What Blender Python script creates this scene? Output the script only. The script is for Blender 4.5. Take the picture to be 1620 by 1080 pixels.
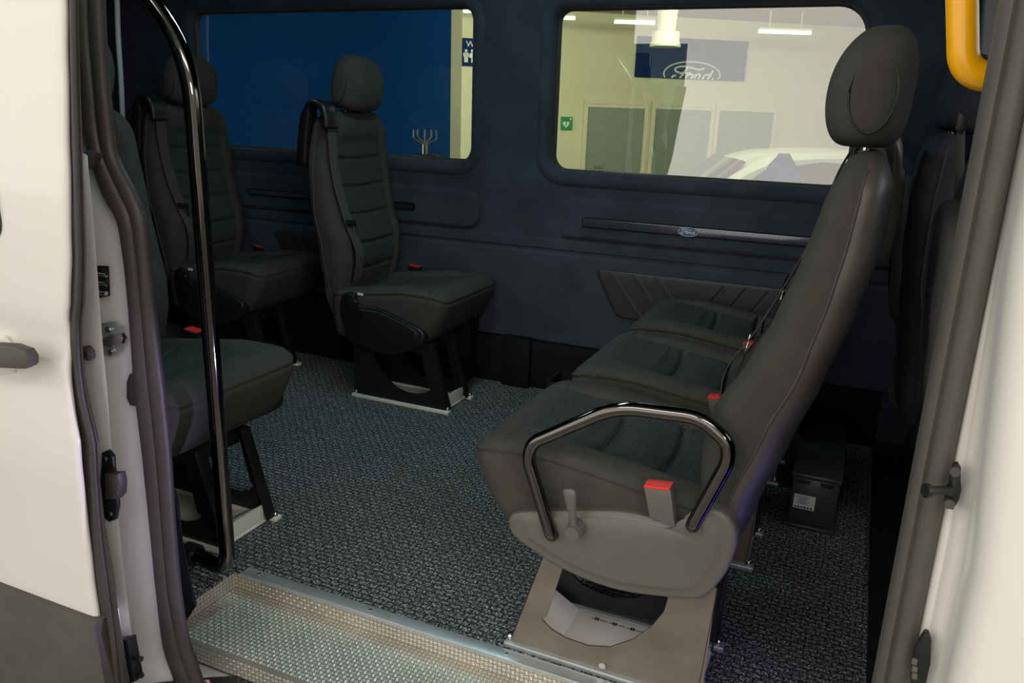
import bpy, bmesh, math, random
from mathutils import Vector, Matrix
random.seed(7)
S = bpy.context.scene
for o in list(bpy.data.objects): bpy.data.objects.remove(o)
COL = S.collection
PI = math.pi

# ------------------------------------------------------------------ camera
F = 1261.9
RM = ((0.91250663, 0.14143853, -0.38383172), (0.40781387, -0.24130748, 0.88060124), (0.03192948, -0.96008637, -0.27787527))
CAM = Vector((0, 0, 1.05))
cd = bpy.data.cameras.new('camera'); cam = bpy.data.objects.new('camera', cd); COL.objects.link(cam)
cd.sensor_width = 36; cd.lens = F / 1620 * 36; cd.clip_start = 0.02; cd.clip_end = 100
cam.matrix_world = Matrix(((RM[0][0], -RM[0][1], -RM[0][2], CAM.x), (RM[1][0], -RM[1][1], -RM[1][2], CAM.y), (RM[2][0], -RM[2][1], -RM[2][2], CAM.z), (0, 0, 0, 1)))
S.camera = cam

# ------------------------------------------------------------------ exposure, world, lights
S.view_settings.view_transform = 'Standard'; S.view_settings.look = 'None'
S.view_settings.exposure = 0.17; S.view_settings.gamma = 1.0; S.view_settings.use_curve_mapping = False
S.cycles.use_denoising = True
S.cycles.max_bounces = 8; S.cycles.transparent_max_bounces = 12; S.cycles.sample_clamp_indirect = 4
w = bpy.data.worlds.new('showroom_air'); S.world = w; w.use_nodes = True
# bright band added at -Y for glass reflection, dimmed at +X for darker seats
_n = w.node_tree; _N = _n.nodes.new; _L = _n.links.new
_tc = _N('ShaderNodeTexCoord'); _sx = _N('ShaderNodeSeparateXYZ'); _L(_tc.outputs['Generated'], _sx.inputs[0])
_my = _N('ShaderNodeMapRange'); _my.interpolation_type = 'SMOOTHSTEP'; _my.inputs[1].default_value = .10; _my.inputs[2].default_value = -.22; _L(_sx.outputs['Y'], _my.inputs[0])
_mz = _N('ShaderNodeMapRange'); _mz.interpolation_type = 'SMOOTHSTEP'; _mz.inputs[1].default_value = -.38; _mz.inputs[2].default_value = -.12; _L(_sx.outputs['Z'], _mz.inputs[0])
_mt = _N('ShaderNodeMapRange'); _mt.interpolation_type = 'SMOOTHSTEP'; _mt.inputs[1].default_value = .75; _mt.inputs[2].default_value = .45; _L(_sx.outputs['Z'], _mt.inputs[0])
_m1 = _N('ShaderNodeMath'); _m1.operation = 'MULTIPLY'; _L(_my.outputs[0], _m1.inputs[0]); _L(_mz.outputs[0], _m1.inputs[1])
_m2 = _N('ShaderNodeMath'); _m2.operation = 'MULTIPLY'; _L(_m1.outputs[0], _m2.inputs[0]); _L(_mt.outputs[0], _m2.inputs[1])
_mx = _N('ShaderNodeMapRange'); _mx.interpolation_type = 'SMOOTHSTEP'; _mx.inputs[1].default_value = .12; _mx.inputs[2].default_value = .55; _mx.inputs[3].default_value = 1; _mx.inputs[4].default_value = .22; _L(_sx.outputs['X'], _mx.inputs[0])
_m3 = _N('ShaderNodeMath'); _m3.operation = 'MULTIPLY'; _L(_m2.outputs[0], _m3.inputs[0]); _L(_mx.outputs[0], _m3.inputs[1])
_ms = _N('ShaderNodeMapRange'); _ms.inputs[3].default_value = .13; _ms.inputs[4].default_value = 1.48; _L(_m3.outputs[0], _ms.inputs[0])
_b = _n.nodes['Background']; _b.inputs[0].default_value = (1.0, 0.96, 0.88, 1); _L(_ms.outputs[0], _b.inputs[1])

def area(name, loc, target, sx, sy, power, col):
    l = bpy.data.lights.new(name, 'AREA'); l.shape = 'RECTANGLE'; l.size = sx; l.size_y = sy; l.energy = power; l.color = col
    o = bpy.data.objects.new(name, l); COL.objects.link(o); o.location = loc
    d = Vector(target) - Vector(loc); o.rotation_euler = d.to_track_quat('-Z', 'Y').to_euler(); return o
area('showroom_light_front', (-1.2, -1.6, 3.0), (-0.5, 1.2, 0.3), 2.5, 0.5, 26, (1, .95, .86))
area('showroom_light_near', (1.4, -1.0, 2.9), (0.2, 1.2, 0.4), 2.0, 0.5, 24, (1, .95, .86))
area('pillar_fill_light', (2.2, -1.2, 1.9), (-1.15, .95, .6), 1.0, .5, 22, (1, .96, .93))  # lamp added from the right to brighten the white rear pillar
area('van_ceiling_lamp', (-1.1, 1.95, 1.72), (-1.0, 1.95, 0), 0.8, 0.12, 5.4, (.58, .95, 1))
area('van_ceiling_lamp_rear', (-2.3, 1.9, 1.72), (-2.2, 1.9, 0), 0.5, 0.12, 1.2, (.62, .90, 1))
area('cab_windscreen_light', (1.05, 1.9, 1.3), (.2, 1.9, .8), 1.2, .5, 3.0, (.85, .92, 1))
area('blue_door_light', (0.09, 1.285, 0.17), (-1, 1.2, 0.25), 0.012, 0.34, 0.20, (.12, .06, 1))
bl = bpy.data.lights.new('jamb_tint_spot', 'SPOT'); bl.energy = 36; bl.color = (.62, .52, 1); bl.spot_size = math.radians(34); bl.spot_blend = .6; bl.shadow_soft_size = .02  # second blue spot added to tint the rear jamb, aimed clear of the seat
blo = bpy.data.objects.new('jamb_tint_spot', bl); COL.objects.link(blo); blo.location = (.06, 1.02, .15); blo.rotation_euler = (Vector((-1.15, .95, .35)) - blo.location).to_track_quat('-Z', 'Y').to_euler()

# ------------------------------------------------------------------ projection helpers (image frame 1620x1080 -> point on a real plane)
def ray(px, py):
    v = (px - 810.0, py - 540.0, F)
    return Vector((sum(RM[i][k] * v[k] for k in range(3)) for i in range(3)))
def at(px, py, y):
    r = ray(px, py); return CAM + r * ((y - CAM.y) / r.y)
def atz(px, py, z):
    r = ray(px, py); return CAM + r * ((z - CAM.z) / r.z)

# ------------------------------------------------------------------ materials
def mat(name, base, rough=.5, metal=0, noise=None, bump=None, var=.0, coat=0, spec=.5, obj=True, emit=None, emit_s=0, sheen=0):
    m = bpy.data.materials.new(name); m.use_nodes = True; nt = m.node_tree; b = nt.nodes['Principled BSDF']
    b.inputs['Base Color'].default_value = (*base, 1); b.inputs['Roughness'].default_value = rough; b.inputs['Metallic'].default_value = metal
    b.inputs['Coat Weight'].default_value = coat; b.inputs['Specular IOR Level'].default_value = spec
    b.inputs['Sheen Weight'].default_value = sheen; b.inputs['Sheen Roughness'].default_value = .4
    if emit: b.inputs['Emission Color'].default_value = (*emit, 1); b.inputs['Emission Strength'].default_value = emit_s
    tc = nt.nodes.new('ShaderNodeTexCoord')
    if var or noise:
        n = nt.nodes.new('ShaderNodeTexNoise'); n.inputs['Scale'].default_value = noise or 6; n.inputs['Detail'].default_value = 4
        nt.links.new(tc.outputs['Object'], n.inputs['Vector'])
        if var:
            r = nt.nodes.new('ShaderNodeValToRGB')
            r.color_ramp.elements[0].position = .3; r.color_ramp.elements[1].position = .7
            r.color_ramp.elements[0].color = (*[c * (1 - var) for c in base], 1); r.color_ramp.elements[1].color = (*[min(1, c * (1 + var)) for c in base], 1)
            nt.links.new(n.outputs['Fac'], r.inputs[0]); nt.links.new(r.outputs[0], b.inputs['Base Color'])
    if bump:
        n2 = nt.nodes.new('ShaderNodeTexNoise'); n2.inputs['Scale'].default_value = bump[0]; n2.inputs['Detail'].default_value = 2
        nt.links.new(tc.outputs['Object'], n2.inputs['Vector'])
        bp = nt.nodes.new('ShaderNodeBump'); bp.inputs['Strength'].default_value = bump[1]; bp.inputs['Distance'].default_value = bump[2]
        nt.links.new(n2.outputs['Fac'], bp.inputs['Height']); nt.links.new(bp.outputs['Normal'], b.inputs['Normal'])
    return m

M = {}
M['paint'] = mat('white_paint', (.76, .74, .68), .22, 0, 3, None, .02, coat=.5)
M['jamb'] = mat('white_jamb_paint', (.86, .85, .82), .3, 0, 5, None, .03, coat=.3)
M['cladding'] = mat('dark_cladding', (.075, .068, .06), .6, 0, 20, (900, .3, .0006), .1)
M['rubber'] = mat('black_rubber', (.042, .036, .033), .5, 0, 30, (400, .2, .0005), .1)
M['pillartrim'] = mat('brown_grey_pillar_rubber', (.085, .077, .068), .55, 0, 30, (400, .2, .0005), .06)
M['suede'] = mat('navy_suede', (.044, .050, .066), .95, 0, 7, (700, .3, .0008), .22, spec=.15, sheen=.15)
M['navy'] = mat('dark_navy_trim', (.010, .012, .018), .9, 0, 5, (600, .3, .0006), .25, spec=.2)
M['black'] = mat('black_trim', (.006, .006, .007), .8, 0, 12, (300, .3, .0006), .2, spec=.2)
M['quilt'] = mat('quilted_leatherette', (.028, .030, .030), .5, 0, 10, (600, .4, .0006), .15)
M['fab'] = mat('charcoal_seat_fabric', (.057, .0545, .048), .95, 0, 25, (1500, .6, .0010), .10, spec=.2)
M['shell'] = mat('seat_shell_vinyl', (.078, .069, .060), .42, 0, 9, (900, .35, .0006), .08)
M['plastic'] = mat('grey_seat_plastic', (.115, .107, .090), .38, 0, 9, (1300, .3, .0004), .06)
M['plate'] = mat('grey_satin_steel', (.18, .155, .13), .33, .35, 14, (60, .12, .002), .18)
M['darkplastic'] = mat('black_plastic', (.010, .010, .011), .38, 0, 20, (1200, .2, .0003), .1)
M['chrome'] = mat('smoked_chrome', (.14, .13, .12), .07, 1, 4, None, .05)
M['silver'] = mat('bright_steel', (.62, .60, .56), .25, 1, 8, None, .1)
M['alu'] = mat('brushed_aluminium', (.50, .54, .54), .36, .6, 12, (200, .15, .0006), .1)
M['tread'] = mat('chequer_aluminium', (.39, .365, .31), .36, .55, 9, (120, .1, .0006), .18)
M['bars'] = mat('raised_bars_glint', (.88, .83, .73), .30, .75, 9, None, .08)  # glints of the raised bars put into a lighter colour than the tread
M['tray'] = mat('cream_base_tray', (.80, .77, .69), .45, 0, 12, None, .05)
M['belt'] = mat('grey_belt_webbing', (.055, .052, .048), .8, 0, 60, (1500, .5, .0005), .1)
M['red'] = mat('red_button', (.75, .03, .025), .35, 0, 30, None, .05)
M['yellow'] = mat('yellow_rail_paint', (.93, .43, .001), .25, 0, 5, None, .03, coat=.3)
M['cabfab'] = mat('cab_seat_fabric', (.045, .045, .055), .9, 0, 20, (1200, .5, .0008), .12, spec=.2)
M['cabpanel'] = mat('cab_seat_back_panel', (.06, .056, .056), .6, 0, 20, (900, .3, .0005), .1)
M['lightgrey'] = mat('light_grey_trim', (.22, .22, .21), .6, 0, 8, (500, .3, .0005), .05)
M['cable'] = mat('pale_cable', (.78, .82, .84), .5, 0, 8, None, .05)
M['white'] = mat('white_print', (.8, .8, .78), .5, 0, 10, None, .02)
M['ink'] = mat('black_ink', (.01, .01, .01), .5, 0, 10, None, .1)
M['logoblue'] = mat('emblem_blue', (.012, .035, .16), .25, 0, 10, None, .05, coat=.5)
M['bluewall'] = mat('blue_wall_paint', (.005, .068, .30), .7, 0, 1.2, None, .10, spec=.05)
M['cream'] = mat('cream_wall_paint', (.72, .68, .52), .7, 0, 2, None, .03)
M['ceil'] = mat('ceiling_paint', (.42, .40, .33), .8, 0, 2, None, .05)
M['banner'] = mat('blue_banner', (.006, .022, .12), .6, 0, 3, None, .06, spec=.1)
M['green'] = mat('green_sign', (.01, .28, .10), .5, 0, 10, None, .03)
M['duct'] = mat('duct_metal_paint', (.75, .72, .62), .5, 0, 5, None, .04)
M['tube'] = mat('lamp_tube', (.9, .9, .85), .5, 0, 5, None, .01, emit=(1, .97, .88), emit_s=2.2)
M['floorout'] = mat('showroom_floor', (.33, .31, .28), .35, 0, 3, None, .08)
M['glassdark'] = mat('dark_tinted_glass', (.012, .018, .032), .06, 0, 4, None, .1, coat=.5)
M['carglass'] = mat('car_glass', (.03, .035, .035), .05, 0, 4, None, .1, coat=.5)
M['bluereflection'] = mat('blue_reflection', (.01, .10, .42), .7, 0, 9, None, .7)
M['charger'] = mat('dark_metal_case', (.07, .076, .08), .35, .4, 9, (300, .15, .0004), .12)

def insert_material(name, rot):
    m = bpy.data.materials.new(name); m.use_nodes = True; nt = m.node_tree; b = nt.nodes['Principled BSDF']
    tc = nt.nodes.new('ShaderNodeTexCoord'); mp = nt.nodes.new('ShaderNodeMapping')
    nt.links.new(tc.outputs['Object'], mp.inputs[0]); mp.inputs['Rotation'].default_value = rot
    br = nt.nodes.new('ShaderNodeTexBrick'); br.inputs['Scale'].default_value = 90
    br.inputs['Color1'].default_value = (.062, .068, .066, 1); br.inputs['Color2'].default_value = (.040, .046, .045, 1); br.inputs['Mortar'].default_value = (.018, .02, .02, 1)
    br.inputs['Mortar Size'].default_value = .035; br.inputs['Brick Width'].default_value = .5; br.inputs['Row Height'].default_value = .5
    nt.links.new(mp.outputs[0], br.inputs['Vector']); nt.links.new(br.outputs['Color'], b.inputs['Base Color'])
    bp = nt.nodes.new('ShaderNodeBump'); bp.inputs['Strength'].default_value = .5; bp.inputs['Distance'].default_value = .0015
    inv = nt.nodes.new('ShaderNodeMath'); inv.operation = 'SUBTRACT'; inv.inputs[0].default_value = 1
    nt.links.new(br.outputs['Fac'], inv.inputs[1]); nt.links.new(inv.outputs[0], bp.inputs['Height']); nt.links.new(bp.outputs[0], b.inputs['Normal'])
    b.inputs['Roughness'].default_value = .9; b.inputs['Specular IOR Level'].default_value = .2
    return m
M['insert'] = insert_material('teal_grey_knit', (0, 0, PI / 2)); M['insert_back'] = insert_material('teal_grey_knit_upright', (0, PI / 2, 0))

def carpet_material():
    m = bpy.data.materials.new('speckled_carpet'); m.use_nodes = True; nt = m.node_tree; b = nt.nodes['Principled BSDF']
    N = nt.nodes.new; L = nt.links.new
    tc = N('ShaderNodeTexCoord')
    n = N('ShaderNodeTexNoise'); n.inputs['Scale'].default_value = 210; n.inputs['Detail'].default_value = 3; n.inputs['Roughness'].default_value = .7
    L(tc.outputs['Object'], n.inputs['Vector'])
    r = N('ShaderNodeValToRGB'); e = r.color_ramp.elements
    e[0].position = .38; e[0].color = (.018, .021, .024, 1); e[1].position = .66; e[1].color = (.80, .82, .80, 1)
    x = r.color_ramp.elements.new(.52); x.color = (.13, .14, .145, 1)
    L(n.outputs['Fac'], r.inputs[0])
    # short staggered tufted dashes with dark gaps
    wn = N('ShaderNodeTexNoise'); wn.inputs['Scale'].default_value = 38; wn.inputs['Detail'].default_value = 3; L(tc.outputs['Object'], wn.inputs['Vector'])
    mx = N('ShaderNodeMixRGB'); mx.inputs[0].default_value = .013; L(tc.outputs['Object'], mx.inputs[1]); L(wn.outputs['Color'], mx.inputs[2])
    v = N('ShaderNodeTexBrick'); v.inputs['Scale'].default_value = 10; v.inputs['Brick Width'].default_value = .27; v.inputs['Row Height'].default_value = .15; v.inputs['Mortar Size'].default_value = .03; v.inputs['Mortar Smooth'].default_value = .6
    v.inputs['Color1'].default_value = (1, 1, 1, 1); v.inputs['Color2'].default_value = (.68, .68, .68, 1); v.inputs['Mortar'].default_value = (.07, .07, .07, 1); L(mx.outputs[0], v.inputs['Vector'])
    r2 = v
    mu = N('ShaderNodeMixRGB'); mu.blend_type = 'MULTIPLY'; mu.inputs[0].default_value = .85; L(r.outputs[0], mu.inputs[1]); L(r2.outputs[0], mu.inputs[2])
    L(mu.outputs[0], b.inputs['Base Color'])
    bp = N('ShaderNodeBump'); bp.inputs['Strength'].default_value = .6; bp.inputs['Distance'].default_value = .003
    L(n.outputs['Fac'], bp.inputs['Height']); L(bp.outputs[0], b.inputs['Normal'])
    b.inputs['Roughness'].default_value = .95; b.inputs['Specular IOR Level'].default_value = .15
    return m
M['carpet'] = carpet_material()

def carbon_material():
    m = bpy.data.materials.new('carbon_weave_strip'); m.use_nodes = True; nt = m.node_tree; b = nt.nodes['Principled BSDF']
    N = nt.nodes.new; L = nt.links.new
    tc = N('ShaderNodeTexCoord'); mp = N('ShaderNodeMapping'); mp.inputs['Rotation'].default_value = (0, .7, 0); L(tc.outputs['Object'], mp.inputs[0])
    c = N('ShaderNodeTexWave'); c.bands_direction = 'X'; c.inputs['Scale'].default_value = 75; L(mp.outputs[0], c.inputs['Vector'])
    r = N('ShaderNodeValToRGB'); r.color_ramp.elements[0].color = (.012, .014, .025, 1); r.color_ramp.elements[1].color = (.16, .16, .20, 1)
    L(c.outputs['Fac'], r.inputs[0]); L(r.outputs[0], b.inputs['Base Color'])
    b.inputs['Metallic'].default_value = .5; b.inputs['Roughness'].default_value = .25; b.inputs['Coat Weight'].default_value = .8
    return m
M['carbon'] = carbon_material()

def glass_material():
    m = bpy.data.materials.new('green_tinted_glass'); m.use_nodes = True; nt = m.node_tree; N = nt.nodes.new; L = nt.links.new
    for n in list(nt.nodes):
        if n.type != 'OUTPUT_MATERIAL': nt.nodes.remove(n)
    out = [n for n in nt.nodes if n.type == 'OUTPUT_MATERIAL'][0]
    t = N('ShaderNodeBsdfTransparent'); t.inputs[0].default_value = (.73, .85, .62, 1)
    g = N('ShaderNodeBsdfGlossy'); g.inputs['Roughness'].default_value = .01; g.inputs[0].default_value = (1, 1, 1, 1)
    fr = N('ShaderNodeFresnel'); fr.inputs[0].default_value = 2.75
    mx = N('ShaderNodeMixShader'); L(fr.outputs[0], mx.inputs[0]); L(t.outputs[0], mx.inputs[1]); L(g.outputs[0], mx.inputs[2]); L(mx.outputs[0], out.inputs[0])
    return m
M['glass'] = glass_material()

def blinds_material():
    m = bpy.data.materials.new('venetian_blind_slats'); m.use_nodes = True; nt = m.node_tree; b = nt.nodes['Principled BSDF']
    N = nt.nodes.new; L = nt.links.new
    tc = N('ShaderNodeTexCoord')
    c = N('ShaderNodeTexWave'); c.bands_direction = 'Z'; c.inputs['Scale'].default_value = 17; c.inputs['Distortion'].default_value = .3; L(tc.outputs['Object'], c.inputs['Vector'])
    r = N('ShaderNodeValToRGB'); r.color_ramp.elements[0].color = (.17, .20, .18, 1); r.color_ramp.elements[1].color = (.34, .37, .33, 1)
    L(c.outputs['Fac'], r.inputs[0]); L(r.outputs[0], b.inputs['Base Color']); b.inputs['Roughness'].default_value = .5
    return m
M['blinds'] = blinds_material()

# ------------------------------------------------------------------ object helpers
def tag(o, label=None, cat=None, group=None, kind=None):
    if label: o['label'] = label
    if cat: o['category'] = cat
    if group: o['group'] = group
    if kind: o['kind'] = kind
    return o
def struct(o): o['kind'] = 'structure'; return o
def thing(name, loc, label, cat, group=None):
    o = bpy.data.objects.new(name, None); COL.objects.link(o); o.location = loc; o.empty_display_size = .05
    return tag(o, label, cat, group)
def link(name, me, m, parent=None, smooth=True):
    o = bpy.data.objects.new(name, me); COL.objects.link(o)
    for x in (m if isinstance(m, (list, tuple)) else [m]): me.materials.append(x)
    if smooth:
        me.polygons.foreach_set('use_smooth', [True] * len(me.polygons)); me.update()
    if parent is not None:
        o.parent = parent
    return o
def loc_of(parent): return parent.location if parent is not None else Vector((0, 0, 0))
def from_bm(name, bm, m, parent=None, smooth=True, world=False, sharp=35):
    bmesh.ops.recalc_face_normals(bm, faces=bm.faces[:])
    if world and parent is not None:
        bmesh.ops.translate(bm, verts=bm.verts[:], vec=-parent.location)
    if smooth and sharp:
        for e in bm.edges:
            if len(e.link_faces) == 2 and e.calc_face_angle(0) > math.radians(sharp): e.smooth = False
    me = bpy.data.meshes.new(name); bm.to_mesh(me); bm.free()
    return link(name, me, m, parent, smooth)
def add_box(bm, c, s, bev=0, seg=2, rot=None):
    r = bmesh.ops.create_cube(bm, size=1); vs = r['verts']
    for v in vs: v.co = Vector((v.co.x * s[0], v.co.y * s[1], v.co.z * s[2]))
    if bev:
        es = list({e for v in vs for e in v.link_edges})
        rr = bmesh.ops.bevel(bm, geom=es, offset=bev, segments=seg, affect='EDGES', profile=.5)
        vs = list({v for f in rr['faces'] for v in f.verts} | {v for v in vs if v.is_valid})
    if rot is not None:
        for v in vs: v.co = rot @ v.co
    for v in vs: v.co += Vector(c)
    return vs
def box(name, lo, hi, m, parent=None, bev=.0, world=False, rot=None):
    bm = bmesh.new(); c = [(a + b) / 2 for a, b in zip(lo, hi)]; s = [abs(b - a) for a, b in zip(lo, hi)]
    add_box(bm, c, s, bev, rot=rot); return from_bm(name, bm, m, parent, bool(bev), world)
def add_prism(bm, pts, off, bev=0, seg=2):
    """polygon (3-D points) extruded by vector off"""
    off = Vector(off); a = [bm.verts.new(Vector(p)) for p in pts]; b = [bm.verts.new(Vector(p) + off) for p in pts]
    n = len(pts); f1 = bm.faces.new(a); f2 = bm.faces.new(b[::-1]); es = list(f1.edges) + list(f2.edges)
    for i in range(n): bm.faces.new((a[i], b[i], b[(i + 1) % n], a[(i + 1) % n]))
    if bev: bmesh.ops.bevel(bm, geom=es, offset=bev, segments=seg, affect='EDGES', profile=.5, clamp_overlap=True)
def prism(name, pts, off, m, parent=None, bev=0, world=False):
    bm = bmesh.new(); add_prism(bm, pts, off, bev); return from_bm(name, bm, m, parent, True, world, sharp=30)
def fillet(pts, r, n=8):
    pts = [Vector(p) for p in pts]; out = [pts[0]]
    for i in range(1, len(pts) - 1):
        p, a, b = pts[i], pts[i - 1], pts[i + 1]; rr = r[i - 1] if isinstance(r, (list, tuple)) else r
        da, db = (a - p), (b - p); d = min(rr, da.length * .48, db.length * .48)
        s, e = p + da.normalized() * d, p + db.normalized() * d
        for k in range(n + 1):
            t = k / n; out.append(s * (1 - t) ** 2 + p * 2 * t * (1 - t) + e * t * t)
    out.append(pts[-1]); return out
def smooth_path(pts, n=6):
    pts = [Vector(p) for p in pts]; out = []
    P = [pts[0] * 2 - pts[1]] + pts + [pts[-1] * 2 - pts[-2]]
    for i in range(1, len(P) - 2):
        for k in range(n):
            t = k / n; a, b, c, d = P[i - 1], P[i], P[i + 1], P[i + 2]
            out.append(.5 * ((2 * b) + (c - a) * t + (2 * a - 5 * b + 4 * c - d) * t * t + (3 * b - a - 3 * c + d) * t ** 3))
    out.append(pts[-1]); return out
def add_sweep(bm, path, prof, up=Vector((0, 0, 1)), scale=None, cap=True):
    """prof: list of (u, v) ; frame: side = tangent x up, up'"""
    path = [Vector(p) for p in path]; n = len(path); rings = []; prev = None
    for i, p in enumerate(path):
        t = (path[min(i + 1, n - 1)] - path[max(i - 1, 0)]).normalized()
        if prev is None:
            s = t.cross(up)
            if s.length < 1e-4: s = t.cross(Vector((1, 0, 0)))
            s.normalize()
        else:
            s = (prev - t * prev.dot(t)).normalized()
        prev = s; u = s.cross(t).normalized(); k = scale[i] if scale else (1, 1)
        rings.append([bm.verts.new(p + s * a * k[0] + u * b * k[1]) for a, b in prof])
    m = len(prof)
    for i in range(n - 1):
        for j in range(m):
            bm.faces.new((rings[i][j], rings[i][(j + 1) % m], rings[i + 1][(j + 1) % m], rings[i + 1][j]))
    if cap: bm.faces.new(rings[0][::-1]); bm.faces.new(rings[-1])
def circ(r, n=16, ry=None): return [(r * math.cos(2 * PI * k / n), (ry or r) * math.sin(2 * PI * k / n)) for k in range(n)]
def tube(name, path, r, m, parent=None, n=16, world=False, ry=None, up=Vector((0, 0, 1))):
    bm = bmesh.new(); add_sweep(bm, path, circ(r, n, ry), up); return from_bm(name, bm, m, parent, True, world, sharp=60)
def add_cyl(bm, a, b, r1, r2=None, n=20):
    a, b = Vector(a), Vector(b); add_sweep(bm, [a, b], circ(1, n), Vector((0, 0, 1)) if abs((b - a).normalized().z) < .9 else Vector((0, 1, 0)), [(r1, r1), (r2 or r1, r2 or r1)])
def cyl(name, a, b, r, m, parent=None, r2=None, n=20, world=False):
    bm = bmesh.new(); add_cyl(bm, a, b, r, r2, n); return from_bm(name, bm, m, parent, True, world, sharp=40)
def rings_mesh(bm, rings, cap0=True, cap1=True, mi=None):
    R = [[bm.verts.new(Vector(p)) for p in r] for r in rings]; m = len(R[0]); out = []
    for i in range(len(R) - 1):
        for j in range(m): out.append(bm.faces.new((R[i][j], R[i][(j + 1) % m], R[i + 1][(j + 1) % m], R[i + 1][j])))
    if cap0: bm.faces.new(R[0][::-1])
    if cap1: bm.faces.new(R[-1])
    return R
def interp(tab, z):
    if z <= tab[0][0]: return tab[0][1]
    for (a, fa), (b, fb) in zip(tab, tab[1:]):
        if z <= b:
            t = (z - a) / (b - a); t = t * t * (3 - 2 * t) * .35 + t * .65; return fa + (fb - fa) * t
    return tab[-1][1]
def rrect(x0, z0, x1, z1, r, n=8):
    if not isinstance(r, (list, tuple)): r = [r] * 4     # BL, BR, TR, TL
    out = []
    for (cx, cz, a0, rr) in ((x0 + r[0], z0 + r[0], PI, r[0]), (x1 - r[1], z0 + r[1], 1.5 * PI, r[1]), (x1 - r[2], z1 - r[2], 0, r[2]), (x0 + r[3], z1 - r[3], .5 * PI, r[3])):
        for k in range(n + 1):
            a = a0 + .5 * PI * k / n; out.append((cx + rr * math.cos(a), cz + rr * math.sin(a)))
    return out
def plate_holes(name, loops, thick, m, parent=None, plane='xz', off=0, bevel=0, world=False):
    """first loop outline, the others holes; 2-D loops filled by a curve then made a mesh; plane xz: y runs from off to off+thick"""
    cu = bpy.data.curves.new(name, 'CURVE'); cu.dimensions = '2D'; cu.fill_mode = 'BOTH'; cu.extrude = thick / 2; cu.bevel_depth = bevel; cu.bevel_resolution = 1
    for lp in loops:
        sp = cu.splines.new('POLY'); sp.points.add(len(lp) - 1); sp.use_cyclic_u = True
        for i, (a, b) in enumerate(lp): sp.points[i].co = (a, b, 0, 1)
    t = bpy.data.objects.new('t', cu); COL.objects.link(t); bpy.context.view_layer.update()
    me = bpy.data.meshes.new_from_object(t.evaluated_get(bpy.context.evaluated_depsgraph_get())); bpy.data.objects.remove(t); me.name = name
    base = parent.location if (world and parent is not None) else Vector((0, 0, 0))
    for v in me.vertices:
        a, b, c = v.co
        v.co = (Vector((a, off + thick / 2 - c, b)) if plane == 'xz' else Vector((a, b, off + thick / 2 + c))) - base
    me.materials.clear()
    return link(name, me, m, parent, False)
def copy_tree(o, parent=None):
    c = o.copy(); COL.objects.link(c)
    if parent is not None: c.parent = parent
    for ch in o.children: copy_tree(ch, c)
    return c
def pillow(bm, outline, center, h, edge, axis, n=6):
    """soft raised pad on a plane: outline 2-D list, domed edge; axis(u,v,w)->point"""
    rings = []; cx, cz = center
    for k in range(n + 1):
        a = .5 * PI * k / n; ins = edge * (1 - math.cos(a)); w_ = h * math.sin(a)
        ring = []
        for (x, z) in outline:
            d = math.hypot(x - cx, z - cz) or 1; f = max(0, 1 - ins / d)
            ring.append(axis(cx + (x - cx) * f, cz + (z - cz) * f, w_))
        rings.append(ring)
    rings_mesh(bm, rings, False, True)

# ================================================================== THE VAN SHELL
FW = 2.80      # inner face of the far side panel
floor_o = box('floor', (-3.4, 1.045, -.03), (.127, 2.86, 0), M['carpet']); struct(floor_o)
# cut-out for the step: the carpet stops at the step edge, so build it from two slabs instead of one
bpy.data.objects.remove(floor_o)
bm = bmesh.new()
for lo, hi in (((-3.4, 1.247, -.03), (.127, 2.86, 0)), ((-3.4, 1.045, -.03), (-1.232, 1.247, 0))):
    add_box(bm, [(a + b) / 2 for a, b in zip(lo, hi)], [b - a for a, b in zip(lo, hi)])
struct(from_bm('floor', bm, M['carpet'], smooth=False))
struct(box('floor_cab', (.127, 1.045, -.1), (1.2, 2.86, .015), M['black'], bev=.004))
W1 = (-2.80, .851, -1.418, 1.418); W2 = (-1.10, .838, -.072, 1.404)
w1 = rrect(*W1, [.075, .06, .06, .05]); w2 = rrect(*W2, [.06, .06, .10, .05])
struct(plate_holes('wall_far', [[(-3.4, .02), (1.2, .02), (1.2, 1.8), (-3.4, 1.8)], w1[::-1], w2[::-1]], .05, M['suede'], off=FW))
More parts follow.
